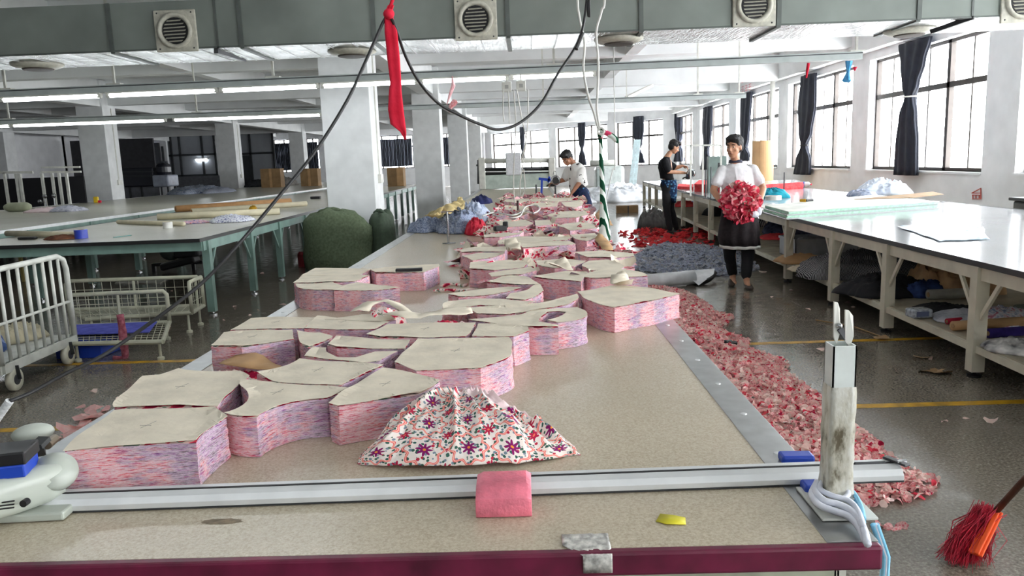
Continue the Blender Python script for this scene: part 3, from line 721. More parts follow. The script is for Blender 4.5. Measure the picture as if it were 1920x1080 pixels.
def stack(pix, label, z0=T, h=ZH, name='fabric_stack', paper=True, grp='stacks of cut pink printed fabric', lean=0., curl=.006, mark=False, seed=None, print_edge=.0, cat='fabric stack'):
    """pix: outline of the top sheet in the photo; a block of plies of height h below it"""
    seed = seed or R.random() * 100
    top = [P(x, y, z0 + h) for x, y in pix]
    cc_ = sum(top, Vector()) / len(top); grow = 1.0 if cc_.y < 3 else 1.05
    top = [cc_ + (p - cc_) * grow for p in top]
    top = [Vector((p.x, p.y, 0)) for p in top]
    ar = sum(top[k].x * top[(k + 1) % len(top)].y - top[(k + 1) % len(top)].x * top[k].y for k in range(len(top)))
    if ar < 0: top.reverse()
    step = .022 if top[0].y < 3.6 else (.035 if top[0].y < 6 else .06)
    ol = smooth_poly(densify(top, step), 2 if step < .05 else 1)
    cen = sum(ol, Vector()) / len(ol); n = len(ol)
    nl = 14 if step < .03 else (8 if step < .05 else 5)
    r = thing(name, label, cat, (cen.x, cen.y, z0), grp)
    nr = []
    for k in range(n):
        t = (ol[(k + 1) % n] - ol[k - 1]); nr.append(Vector((t.y, -t.x, 0)).normalized())
    b = MB(); rg = []
    for j in range(nl + 1):
        z = z0 + .001 + (h - .002) * j / nl; ring = []
        for k in range(n):
            p = ol[k]; w_ = .0035 * nz((p.x * 22, p.y * 22, z * 260 + seed)) + .006 * nz((p.x * 9 + seed, p.y * 9, z * 14)) - .003
            fl = .007 * max(0, 1 - j / (nl * .25)) * (.5 + nz((p.x * 6, p.y * 6, seed)))
            q = p + nr[k] * (w_ + fl) + Vector((lean * (z - z0), 0, 0)); ring.append(Vector((q.x, q.y, z)))
        rg.append(ring)
    b.loft(rg, caps=False); b.f.append(tuple(range((nl) * n, (nl + 1) * n))); b.mi = [0] * (len(b.f) - 1) + [1]
    b.build('cut_plies', [STACK, PRINT], r)
    if paper:
        z = z0 + h + .0012; bm = bmesh.new()
        vs = [bm.verts.new((p.x + nr[k].x * (-.001 + .005 * nz((p.x * 7, p.y * 7, seed))) + lean * h, p.y + nr[k].y * (-.001 + .005 * nz((p.x * 7, p.y * 7, seed))), z)) for k, p in enumerate(ol)]
        es = [bm.edges.new((vs[k], vs[(k + 1) % n])) for k in range(n)]
        res = bmesh.ops.triangle_fill(bm, use_beauty=True, use_dissolve=False, edges=es)
        es2 = [e for e in bm.edges if e.calc_length() > step * 2.2]
        for _ in range(3):
            es2 = [e for e in bm.edges if e.calc_length() > step * 2.2]
            if not es2: break
            bmesh.ops.subdivide_edges(bm, edges=es2, cuts=1); bmesh.ops.triangulate(bm, faces=bm.faces)
        bd = set(v for e in bm.edges if e.is_boundary for v in e.verts)
        for v in bm.verts:
            p = v.co; u = nz((p.x * 5, p.y * 5, seed + 3)); 
            v.co.z = z + .0016 + .0024 * nz((p.x * 11, p.y * 11, seed)) + (curl * (max(0, u)) * 1.8 if v in bd else 0)
        bmesh.ops.recalc_face_normals(bm, faces=bm.faces)
        vv = [v.co.copy() for v in bm.verts]; bm.verts.index_update(); ff = [tuple(v.index for v in f.verts) for f in bm.faces]; bm.free()
        pb = MB(); pb.add(vv, ff); po = pb.build('top_paper', PAPER, r, smooth=False, solid=.0008)
        if mark:
            ms = cen + Vector((lean * h, 0, 0)); m_ = MB(); zz = z + .0075
            a = R.uniform(-.4, .4); L = .028 if step < .03 else .03
            m_.bar((ms.x - L * .6, ms.y - L * .2, zz), (ms.x + L * .5, ms.y + L * a, zz), .0013, .0004); m_.bar((ms.x - .004, ms.y - L, zz), (ms.x + .012, ms.y + L * .9, zz), .0013, .0004)
            m_.build('pencil_mark', mat('pencil', (120, 116, 108), .7), po)
    return r
B_ = [
 ([(117, 848), (135, 825), (167, 805), (190, 790), (213, 771), (230, 768), (277, 768), (367, 767), (402, 767), (415, 777), (427, 783), (397, 802), (377, 817), (368, 830), (330, 831), (290, 834), (200, 840)], 'nearest and largest stack, at the front left corner beside the machine', 1),
 ([(207, 762), (235, 735), (267, 707), (300, 704), (322, 697), (335, 691), (353, 696), (443, 697), (468, 707), (452, 718), (440, 732), (424, 745), (408, 763), (367, 764), (277, 765), (213, 766)], 'large stack with stepped left edge directly behind the nearest one', 1),
 ([(450, 713), (540, 721), (655, 728), (640, 738), (613, 748), (567, 752), (520, 761), (500, 770), (482, 783), (450, 784), (430, 781), (420, 777), (447, 767), (466, 754), (469, 742), (447, 724)], 'fan-shaped stack with a scooped notch, right of the nearest stack', 1),
 ([(718, 692), (763, 698), (825, 715), (802, 735), (773, 743), (713, 750), (673, 757), (633, 763), (614, 758), (640, 738), (680, 712)], 'kite-shaped stack just behind the floral cloth', 1),
 ([(783, 638), (870, 637), (954, 634), (961, 642), (960, 668), (930, 682), (902, 692), (850, 694), (780, 696), (765, 690), (738, 680), (760, 658)], 'broad tall block whose front face stands clear behind the floral cloth', 1),
 ([(562, 673), (600, 678), (680, 682), (720, 686), (693, 698), (657, 715), (640, 724), (587, 722), (510, 717), (480, 700), (513, 695), (540, 686)], 'wide stack between the fan-shaped stack and the broad tall block', 1),
 ([(587, 652), (612, 655), (610, 664), (633, 672), (667, 672), (703, 661), (748, 658), (713, 677), (680, 681), (570, 670)], 'stack with a round scoop, left of the broad tall block', 0),
 ([(613, 647), (630, 633), (713, 638), (770, 640), (760, 655), (703, 655), (630, 653)], 'narrow strip stack left of the broad tall block', 0),
 ([(420, 624), (480, 622), (550, 619), (552, 637), (510, 643), (453, 652), (395, 650)], 'squarish stack at the left edge with dark side face toward the camera', 1),
 ([(473, 599), (530, 597), (590, 597), (567, 616), (520, 617), (480, 618), (435, 619)], 'flat-looking stack at the left edge behind the squarish one', 1),
 ([(556, 621), (580, 624), (600, 624), (625, 632), (612, 640), (580, 653), (562, 645)], 'small wedge stack right of the squarish left edge stack', 0),
 ([(598, 594), (663, 600), (727, 604), (700, 618), (670, 619), (620, 618), (573, 616)], 'lens-shaped stack in the middle of the fourth row', 1),
 ([(727, 609), (800, 607), (893, 606), (882, 627), (873, 632), (780, 634), (713, 634), (687, 628), (705, 620)], 'long stack behind the broad tall block, left of the narrow one', 1),
 ([(897, 608), (940, 609), (990, 613), (993, 622), (963, 632), (920, 632), (884, 631)], 'stack tucked behind the right end of the broad tall block', 0),
 ([(885, 600), (980, 592), (1005, 582), (1080, 578), (1097, 586), (1100, 594), (1085, 600), (1045, 605), (1025, 602), (1040, 598), (1056, 593), (1060, 588), (1045, 585), (1028, 587), (1015, 596), (1012, 605), (1045, 610), (1047, 613), (1000, 614), (940, 608)], 'hook-shaped stack with a curled slot, at the right of the fourth row', 0),
 ([(1087, 548), (1150, 538), (1190, 540), (1227, 543), (1270, 552), (1217, 565), (1153, 576), (1133, 573), (1100, 561)], 'diamond-shaped block standing alone at the right table edge', 0),
 ([(830, 573), (845, 566), (890, 561), (945, 562), (1000, 568), (960, 575), (900, 573), (872, 577), (860, 584), (835, 582)], 'curved stack with a rounded left end behind the hook-shaped one', 0),
 ([(880, 578), (940, 575), (1010, 571), (1045, 563), (1078, 552), (1082, 560), (1062, 572), (1000, 584), (950, 590), (900, 588)], 'sweeping curved stack left of the diamond-shaped block', 0),
 ([(843, 552), (870, 547), (950, 539), (975, 542), (940, 550), (905, 555), (862, 557)], 'narrow tapered stack farther left behind the curved ones', 0),
 ([(950, 560), (958, 551), (975, 549), (990, 544), (1000, 536), (1012, 534), (1019, 545), (1005, 556), (985, 563)], 'small claw-shaped stack in front of the leaf-shaped one', 0),
 ([(915, 530), (940, 520), (958, 517), (990, 521), (1010, 533), (985, 534), (957, 534)], 'leaf-shaped stack in the middle of the table', 0),
 ([(1000, 519), (1060, 509), (1100, 512), (1088, 528), (1050, 525), (1015, 523)], 'tall stack with dark front face between the leaf-shaped and the diamond-shaped ones', 0),
 ([(885, 493), (957, 488), (988, 495), (980, 502), (927, 507), (882, 505)], 'stack left in the middle group with a square front face', 0),
 ([(917, 513), (950, 507), (993, 503), (1005, 507), (973, 516), (923, 519)], 'long thin stack in front of the square-fronted one', 0),
 ([(1090, 518), (1110, 510), (1150, 503), (1203, 511), (1212, 518), (1150, 521), (1110, 522)], 'stack behind the diamond-shaped block at the right edge', 0),
 ([(1080, 474), (1130, 471), (1185, 475), (1188, 481), (1150, 484), (1105, 483)], 'stack at the right edge in front of the leaf-print wrap', 0),
 ([(1007, 490), (1050, 487), (1098, 490), (1075, 500), (1040, 503), (1010, 498)], 'stack in the middle of the table just before the tall square one', 0),
 ([(1090, 498), (1105, 490), (1140, 488), (1172, 500), (1160, 506), (1110, 507)], 'stack with a scooped corner right of the table middle', 0),
 ([(975, 458), (993, 454), (1067, 453), (1077, 458), (1040, 461), (983, 465)], 'tall square stack standing above its neighbours in the middle distance', 0),
 ([(863, 469), (890, 464), (950, 464), (945, 472), (900, 472), (868, 474)], 'leftmost stack of the middle distance group', 0),
 ([(867, 480), (900, 475), (945, 475), (925, 483), (887, 488)], 'curved stack in front of the leftmost middle distance stack', 0),
 ([(908, 441), (980, 434), (975, 439), (937, 445), (910, 446)], 'stack just behind the leftmost middle distance one', 0),
 ([(935, 452), (975, 444), (1070, 445), (1060, 451), (1000, 456), (938, 458)], 'wide stack behind the tall square one', 0),
 ([(1070, 441), (1115, 438), (1122, 446), (1100, 452), (1080, 449)], 'stack left of the leaf-print wrap', 0),
 ([(930, 416), (945, 412), (985, 413), (1000, 419), (985, 424), (945, 426)], 'wavy stack beside the brown rod', 0),
 ([(1003, 414), (1030, 413), (1034, 421), (1005, 424)], 'small flat stack right of the wavy one', 0),
 ([(1045, 423), (1085, 417), (1110, 420), (1118, 428), (1070, 432)], 'low stack behind the leaf-print wrap', 0),
 ([(1027, 404), (1045, 398), (1095, 396), (1103, 402), (1080, 408), (1040, 409)], 'stack at the right edge beside the leaning man', 0),
 ([(995, 384), (1005, 380), (1045, 381), (1043, 387), (1010, 389)], 'stack with squared front in the farthest group', 0),
 ([(943, 392), (948, 386), (985, 387), (992, 394), (965, 397)], 'stack at the left of the farthest group', 0),
 ([(945, 378), (950, 374), (990, 373), (995, 378), (975, 381)], 'rearmost stack on the left of the farthest group', 0),
 ([(995, 374), (1030, 371), (1087, 371), (1090, 376), (1050, 378), (1000, 378)], 'rearmost stack on the right of the farthest group', 0),
 ([(1053, 380), (1088, 377), (1091, 385), (1080, 389), (1060, 387)], 'stack right in front of the leaning man', 0),
 ([(697, 506), (750, 500), (820, 496), (822, 500), (793, 511), (750, 512), (707, 513)], 'stack with a black clamp lying on it, at the left', 0),
 ([(593, 503), (695, 505), (675, 515), (567, 518)], 'rear stack of the pair at the left table edge', 0),
 ([(567, 519), (587, 515), (690, 517), (663, 528), (600, 531), (553, 531)], 'middle stack of the group at the left table edge', 0),
 ([(555, 532), (567, 533), (623, 531), (647, 538), (623, 544), (580, 544), (560, 541)], 'rounded front stack at the left table edge', 0),
 ([(627, 541), (670, 530), (747, 541), (700, 545), (627, 545)], 'front stack of the left edge group, right of the rounded one', 0),
 ([(612, 600), (680, 591), (722, 591), (740, 600), (712, 604), (660, 602)], 'stack below the arched paper', 0),
]
for pix, l, mk in B_: stack(pix, 'cut pink fabric: ' + l, mark=bool(mk))

rnd = random.Random(77); cb_ = MB(); zone = [(895, 540), (850, 500), (870, 465), (905, 440), (930, 405), (945, 375), (1085, 372), (1105, 400), (1115, 440), (1180, 480), (1205, 520), (1080, 560), (960, 560)]
zp = [tuple(P(x, y, T).xy) for x, y in zone]
CLUT = (PAPER, PRINT, STACK)
def clutter():
    xs = [p[0] for p in zp]; ys = [p[1] for p in zp]; k = 0
    while k < 620:
        x, y = rnd.uniform(min(xs), max(xs)), rnd.uniform(min(ys), max(ys))
        if not inpoly(x, y, zp): continue
        scrap(cb_, (x, y, T + rnd.uniform(.01, .085)), .10 + .008 * y, rnd.choice((0, 1, 1, 2)), rnd, .35); k += 1
    tag(cb_.build('cloth_offcuts', list(CLUT)), 'loose paper and printed fabric offcuts lying in the gaps between the middle stacks', 'fabric offcuts', kind='stuff')
# thin curled papers, arch-shaped pieces and loose printed fabric between the stacks
def sheet(pix, z, label, m=PAPER, arch=.02, name='paper_piece', seed=1., cat='paper', smooth=1):
    top = [P(x, y, z) for x, y in pix]; top = [Vector((p.x, p.y, 0)) for p in top]
    if sum(top[k].x * top[(k + 1) % len(top)].y - top[(k + 1) % len(top)].x * top[k].y for k in range(len(top))) < 0: top.reverse()
    ol = smooth_poly(densify(top, .03), smooth); bm = bmesh.new(); vs = [bm.verts.new((p.x, p.y, z)) for p in ol]
    es = [bm.edges.new((vs[k], vs[(k + 1) % len(vs)])) for k in range(len(vs))]
    bmesh.ops.triangle_fill(bm, use_beauty=True, edges=es)
    for _ in range(3):
        e2 = [e for e in bm.edges if e.calc_length() > .05]
        if not e2: break
        bmesh.ops.subdivide_edges(bm, edges=e2, cuts=1); bmesh.ops.triangulate(bm, faces=bm.faces)
    for v in bm.verts: v.co.z = z + arch * (.5 + nz((v.co.x * 6, v.co.y * 6, seed))) + .006 * nz((v.co.x * 20, v.co.y * 20, seed))
    bm.verts.index_update(); b = MB(); b.add([v.co.copy() for v in bm.verts], [tuple(v.index for v in f.verts) for f in bm.faces]); bm.free()
    return tag(b.build(name, m, smooth=True, solid=.0015), label, cat)
clutter()
ZT_ = T + ZH + .004
sheet([(713, 598), (760, 604), (830, 597), (887, 590), (883, 583), (850, 583), (790, 594), (750, 592)], ZT_, 'long curled paper strip lying across the stacks in the fourth row', arch=.03, seed=4)
sheet([(655, 590), (673, 578), (697, 570), (722, 566), (757, 573), (773, 588), (755, 590), (745, 578), (720, 572), (700, 577), (692, 586)], ZT_, 'crescent of paper arching over a dome of printed cloth', arch=.02, seed=7)
sheet([(1143, 535), (1150, 520), (1165, 513), (1175, 525), (1190, 540), (1165, 541)], ZT_, 'torn paper peak behind the diamond-shaped block', arch=.06, seed=2)
sheet([(1020, 510), (1040, 500), (1060, 496), (1075, 505), (1050, 508)], ZT_, 'crumpled paper peak in the middle of the table', arch=.06, seed=5)
sheet([(945, 462), (958, 462), (975, 470), (978, 486), (960, 486), (950, 477)], T + .09, 'tilted paper piece left of the tall square stack', arch=.09, seed=3)
sheet([(1115, 405), (1128, 392), (1138, 405), (1150, 425), (1128, 428)], T + .05, 'brown paper corner beside the wrapped cord', KRAFT, arch=.03, seed=8)
sheet([(1115, 450), (1125, 444), (1140, 452), (1150, 470), (1128, 470)], T + .11, 'brown paper corner at the foot of the wrapped cord', KRAFT, arch=.03, seed=9)
sheet([(410, 685), (440, 671), (480, 670), (520, 682), (532, 690), (500, 694), (440, 690)], T + .075, 'brown curved paper lying in the gap of the left stacks', KRAFT, arch=.02, seed=6)

def heap(cx, cy, z0, rx, ry, h, label, m, name='cloth_pile', seed=0., folds=1., n=96, rings=34, rz=0., uv=False, cat='cloth pile', group=None, lump=.35, parts=None, build=True, solid=0):
    b = MB(); vs = []; uvs = []
    for j in range(rings + 1):
        t = j / rings
        for i in range(n):
            a = 2 * PI * i / n; e = 1 + .22 * nz((math.cos(a) * 1.7, math.sin(a) * 1.7, seed)) + .10 * nz((math.cos(a) * 5, math.sin(a) * 5, seed + 4))
            rr = t * e; x = rr * math.cos(a); y = rr * math.sin(a)
            prof = (1 - t ** 2.4) ** .62 if t < 1 else 0
            lmp = 1 + lump * nz((x * 1.5, y * 1.5, seed + 2))
            wx, wy = x + .35 * nz((x * 2, y * 2, seed)), y + .35 * nz((x * 2, y * 2, seed + 31))
            rid = (1 - min(1, abs(2.6 * nz((wx * 2.6, wy * 2.6, seed + 7))))) ** 1.5
            rid2 = (1 - min(1, abs(2.6 * nz((wx * 5.5, wy * 5.5, seed + 9))))) ** 1.4
            rid3 = (1 - min(1, abs(2.4 * nz((wx * 11, wy * 11, seed + 19)))))
            z = h * prof * (lmp * .66 + .24 * folds * rid + .15 * folds * rid2 + .05 * folds * rid3)
            X = x * rx; Y = y * ry; c, s_ = math.cos(rz), math.sin(rz)
            vs.append(Vector((cx + X * c - Y * s_, cy + X * s_ + Y * c, z0 + max(.003, z))))
            uvs.append((X + nz((x * 2, y * 2, seed + 11)) * rx * .35, (Y + z * .8) + nz((x * 2, y * 2, seed + 15)) * ry * .35))
    fs = []
    for j in range(rings):
        for i in range(n):
            k = (i + 1) % n; fs.append((j * n + i, (j + 1) * n + i, (j + 1) * n + k, j * n + k))
    fs.append(tuple((rings) * n + i for i in reversed(range(n))))
    b.add(vs, fs)
    if uv: b.uv = uvs
    if not build: return b
    return tag(b.build(name, m, smooth=True, origin=(cx, cy, z0)), label, cat, group)
# big floral cloth in the foreground: a draped heap
def floral_cloth():
    r = thing('floral_cloth', 'crumpled pink floral printed cloth heaped on the near end of the table', 'cloth', (-.16, 1.96, T))
    nx, ny = 150, 90; b = MB(); vs = []; uvs = []
    left, right = P(672, 868, T), P(1092, 872, T)
    for j in range(ny + 1):
        v = j / ny
        for i in range(nx + 1):
            u = i / nx; s_ = u - .5
            # footprint: front edge nearly straight, back edge arched
            fx = left.x + (right.x - left.x) * u
            pl_ = max(0., min(1., (u + .02) / .30)) ** .8 * max(0., min(1., (1.03 - u) / .32)) ** .9
            fy = left.y - .01 - .075 * math.sin(PI * min(1, u * 1.05)) ** .8 + .02 * u
            by = left.y + .01 + .30 * pl_ * (1 - .25 * u) * (1 - .42 * max(0, min(1, (u - .46) / .22))) + .05 * math.sin(PI * u)
            x = fx + v * (.5 - u) * .10 + .02 * nz((u * 6, v * 3, 2)) * (1 - abs(2 * v - 1)) ; y = fy + (by - fy) * v + .012 * nz((u * 12, v * 2, 8))
            env = pl_ * (1 - .45 * max(0, min(1, (u - .62) / .12))); vb_ = math.sin(PI * min(1., v * .80 + .03)) ** .75
            zc = .098 * env * vb_ + .02 * math.sin(PI * v) * (u < .99)
            dx_, dy_ = (u - .40) * 1.0, (v - .95) * .62; th = math.atan2(dy_, dx_); rr_ = math.hypot(dx_, dy_)
            fold = (1 - min(1, abs(2.4 * nz((th * 2.6 + 3, rr_ * 1.2, 5.))))) ** 1.6
            fold2 = (1 - min(1, abs(2.4 * nz((th * 6 + 1, rr_ * 2.5, 9.))))) ** 1.4
            ruf = (1 - min(1, abs(2.0 * nz((u * 9 + v * 3, v * 3.5 - u * 3, 4.))))) ** 1.3 * max(0, min(1, (u - .60) / .12))
            rev = max(0, min(1, (v - .50) / .15)) * max(0, min(1, (u - .40) / .08)) * max(0, min(1, (.82 - u) / .08)); rfold = (1 - min(1, abs(2.2 * nz(((u - v * .6) * 11, v * 2.2 + u, 14.))))) ** 1.2
            ev = min(1, 5 * v, 6 * (1 - v) + .1) * min(1, 8 * u + .1, 8 * (1 - u) + .1)
            z = zc + ev * (.024 * fold + .007 * fold2 * (.4 + rr_) + .026 * ruf * (1 - rev) + .020 * rfold * rev - .012 * rev) + .003 * nz((u * 30, v * 20, 1))
            vs.append(Vector((x, y, T + max(.002, z)))); uvs.append((u * .62 + .02 * nz((u * 3, v * 3, 3)), v * .44 + zc * .9 + .03 * nz((u * 3, v * 4, 8))))
    fs = [(j * (nx + 1) + i, j * (nx + 1) + i + 1, (j + 1) * (nx + 1) + i + 1, (j + 1) * (nx + 1) + i) for j in range(ny) for i in range(nx)]
    def isrev(f):
        i, j = f[0] % (nx + 1), f[0] // (nx + 1); u, v = i / nx, j / ny
        return v > .56 + 2.2 * (u - .60) ** 2 + .10 * nz((u * 7, v * 7, 3)) and .42 < u < .84 or (u > .93 and v > .25 and v < .9)
    b.add(vs, [f for f in fs if not isrev(f)]); b.uv = uvs; b.build('printed_side', FLORAL, r, smooth=True, solid=.0015)
    INN = cloth('pale_reverse', [(232, 214, 212), (222, 196, 200)], 8); b2 = MB(); b2.add(vs, [f for f in fs if isrev(f)]); b2.build('reverse_side', INN, r, smooth=True, solid=.0015)
    return r
floral_cloth()
# small printed cloth domes poking out between stacks
for x, y, rx, ry, h, l in ((722, 590, .10, .13, .09, 'under the arched paper'), (760, 607, .16, .08, .05, 'beside the long curled paper'), (830, 600, .14, .09, .055, 'under the right half of the curled paper'),
                       (440, 700, .17, .06, .07, 'in the gap of the left stacks under brown paper'), (1075, 510, .16, .1, .06, 'between the right edge stacks'), (1040, 450, .1, .2, .06, 'behind the tall square stack'), (1010, 607, .06, .05, .04, 'inside the hook-shaped stack')):
    z0 = T + (.05 if 'gap' not in l else 0); c = P(x, y, z0 + .06)
    tag(heap(c.x, c.y, z0, rx, ry, h, '', PRINT, 'cloth_scrap', seed=x, n=36, rings=12), 'small rumpled bit of printed cloth ' + l, 'cloth scrap')
tag(MB().bar(P(742, 507, T + ZH + .012), P(792, 505, T + ZH + .012), .045, .02).build('clamp', BLACK, bevel=.004), 'flat black clamp lying on a fabric stack at the left', 'clamp')
# thin strips left of the middle stacks
for k, pp in enumerate(([(826, 537), (850, 533), (868, 536), (876, 532)], [(812, 546), (840, 544), (870, 545), (895, 542)])):
    tag(MB().tube(spline([P(x, y, T + .008) for x, y in pp], 5), [.006, .009, .012, .014] + [.01] * 9 + [.008, .006, .004], 6).build('fabric_strip', PRINT, smooth=True), ('rear' if k == 0 else 'front') + ' thin strip of pink fabric lying left of the middle stacks', 'fabric strip')

# ---------------- cutter rail, post and head at the near end
rail = thing('cutter_rail', 'white aluminium rail with black slot lying across the near end of the table', 'rail', (-.2, 1.65, T))
ra, rb_ = P(-60, 945, T + .0), P(1700, 902, T + .0)
ra.y += .0; d = (rb_ - ra).normalized(); up = Vector((0, 0, 1)); bk = Vector((-d.y, d.x, 0))
ra = P(-60, 969, T + .002); rb_ = P(1695, 904, T + .002); d = (rb_ - ra).normalized(); bk = Vector((-d.y, d.x, 0))
prof = [(0, .004), (0, .016), (.010, .028), (.028, .035), (.029, .029), (.034, .029), (.035, .037), (.050, .037), (.054, .030), (.054, .004)]
MB().loft([[p + bk * a + up * z for a, z in prof] for p in (ra, rb_)]).build('rail_profile', ALU, rail, bevel=.0008)
MB().bar(ra + bk * .0315 + up * .0335, rb_ + bk * .0315 + up * .0335, .0065, .006).build('slot', BLACK, rail)
MB().bar(ra + bk * .02 + up * .002, rb_ + bk * .02 + up * .002, .04, .004).build('rail_foot', DGREY, rail)
e = rb_ + d * .006
MB().cbox(e + bk * .027 + up * .040 - d * .012, .018, .062, .006, rz=.45).build('end_bracket', DGREY, rail, bevel=.002)
eb = MB(); eb.tube([e + bk * .045 + up * .030, e + bk * .045 + up * .030 + d * .02], .006, 10); eb.tube([e + bk * .015 + up * .040 - d * .01, e + bk * .015 + up * .046 - d * .01], .006, 10); eb.build('bracket_screw', CHROME, rail)
MB().tube([rb_ - d * .10 + bk * .0315 + up * .036, rb_ - d * .03 + bk * .0315 + up * .036], .0035, 8).build('spring', DGREY, rail)
MB().tube([rb_ - d * .24 + up * .0 + bk * .02, rb_ - d * .24 - up * .03 + bk * .02], .007, 8).build('hanging_bolt', DGREY, rail)
for k, (a, b_) in enumerate((((1462, 858), (1524, 858)), ((1505, 914), (1552, 912)))):
    p, q_ = P(a[0], a[1], T + .012), P(b_[0], b_[1], T + .012)
    b = MB(); b.cbox((p + q_) / 2 + Vector((0, 0, -.000)), (q_ - p).length, .045, .022, rz=-.03)
    tag(b.build('blue_clamp', BLUEP, bevel=.006), 'blue plastic end clamp ' + ('behind the rail near the steel edge' if k == 0 else 'in front of the rail beside the post foot'), 'clamp')
po = thing('cable_post', 'white square post wrapped in dirty tape on the near right corner of the table', 'post', P(1565, 950, T + .003))
pb_ = P(1566, 945, T + .003)
MB().cbox((pb_.x + .0, pb_.y - .0, T + .006), .115, .16, .006).build('base_plate', WHITEP, po, bevel=.002)
zt = Q(1568, 640, pb_.y).z; hw = .024
b = MB()
for sx, sy, lx, ly in ((-1, 0, .003, hw * 2), (1, 0, .003, hw * 2), (0, 1, hw * 2, .003), (0, -1, hw * 2, .003)):
    b.cbox((pb_.x + sx * (hw - .0015), pb_.y + sy * (hw - .0015), (T + zt) / 2), lx, ly, zt - T - .01)
b.build('square_tube', mat('white_tube', (212, 218, 214), .4, 0, .05, 12), po)
def tape_mat():
    t = NT('dirty_tape', .3); v = t.co((10, 10, 4)); f = t.noise(2.2, v, 5, .65)
    t.col(t.ramp(f, [(.36, (96, 88, 70)), (.46, (186, 182, 166)), (.6, (214, 214, 206)), (.72, (150, 142, 120))])); t.bump(f, .004, .7); return t.m
TAPE = tape_mat()
rg = []
for j in range(25):
    z = T + .012 + (Q(1568, 720, pb_.y).z - T - .012) * j / 24; ring = []
    for i in range(24):
        a = 2 * PI * i / 24 + PI / 4; c, s_ = math.cos(a), math.sin(a); k = 1 / max(abs(c), abs(s_)); o = hw + .0018 + .0018 * nz((c * 3, s_ * 3, z * 40)) + (.004 * max(0, 1 - j / 5))
        ring.append(Vector((pb_.x + c * k * o, pb_.y + s_ * k * o, z)))
    rg.append(ring)
MB().loft(rg, caps=False).build('tape_wrap', TAPE, po, smooth=True)
for (x0, x1, y0, y1, tw) in ((1562, 1573, 565, 622, -.2), (1583, 1598, 580, 630, .25)):
    a = Q(x0, y0, pb_.y); c_ = Q(x1, y1, pb_.y); b = MB()
    b.add([(a.x, pb_.y - .004, a.z), (a.x + .008, pb_.y - .002, a.z - .002), (c_.x, pb_.y + .002, (a.z * .75 + c_.z * .25)), (c_.x + .002, pb_.y, c_.z), (c_.x - .005, pb_.y, c_.z - .025), (a.x + .003, pb_.y, c_.z - .01)], [(0, 1, 2, 3, 4, 5)])
    b.build('top_blade', WHITEP, po, solid=.004)
MB().bar(Q(1572, 615, pb_.y), Q(1585, 634, pb_.y + .005), .012, .012).build('top_hinge', DGREY, po); MB().ell(Q(1574, 611, pb_.y - .006), .006, .006, .006, n=10, m=6).build('top_screw', BRASS if 'BRASS' in globals() else CHROME, po)
WHS = cloth('white_knit', [(226, 228, 236), (206, 210, 224)], 14); LBL = cloth('light_blue_knit', [(120, 184, 216), (150, 204, 228)], 14)
wr = thing('knit_strips', 'white and light blue knit strips tied round the foot of the post', 'fabric strips', P(1575, 960, T))
for k, (pp, m, rr) in enumerate((([(1530, 918), (1522, 935), (1535, 952), (1560, 960), (1590, 968), (1610, 985), (1624, 1010)], WHS, .0075), ([(1532, 914), (1528, 928), (1545, 944), (1575, 950), (1600, 962), (1618, 985), (1627, 1015)], WHS, .0075), ([(1540, 915), (1538, 925), (1560, 934), (1590, 940), (1608, 955), (1620, 985)], WHS, .006),
                     ([(1538, 912), (1545, 925), (1570, 930), (1592, 930), (1610, 948), (1619, 975)], LBL, .0055), ([(1580, 918), (1600, 930), (1614, 950), (1620, 970)], LBL, .005), ([(1585, 920), (1590, 932), (1575, 936)], WHS, .006))):
    ps = [P(x, y, T + .022 + .006 * (k % 3)) for x, y in pp]; ps = [Vector((p.x, p.y, T + .035 - (.022 * i / len(ps)) + .006 * (k % 3))) for i, p in enumerate(ps)]
    MB().tube(spline(ps, 6), rr, 8).build('knit_strip', m, wr, smooth=True)
for k in range(3):
    a = P(1618 + 3 * k, 992, T); MB().tube([(a.x + .02, a.y, T + .01), (a.x + .045, a.y + .0, T - .06), (a.x + .045 + .002 * k, a.y + .01, T - .30)], .006, 6).build('strip_tail', WHS if k % 2 else LBL, wr, smooth=True)
# pink wrapped pad on the rail
pk = P(958, 965, T)
pd = thing('wrapped_pad', 'pink padded block wrapped in clear tape on the rail in front of the floral cloth', 'pad', pk)
b = MB(); rg = []
for x_, s_ in ((-.075, .9), (-.06, 1), (.0, 1), (.035, 1), (.046, .9)):
    rg.append([Vector((pk.x + x_, pk.y + y, T + z)) for y, z in [(-.015 , .002), (-.02, .02 * s_), (-.015, .045 * s_), (.02, .065 * s_), (.07, .072 * s_), (.10, .055 * s_), (.10, .052), (.065, .052), (.03, .052), (.028, .03), (.012, .002)]])
b.loft(rg).build('pad_body', mat('pink_pad', (222, 118, 136), .4, 0, .12, 20, .004), pd, smooth=True, bevel=.004)
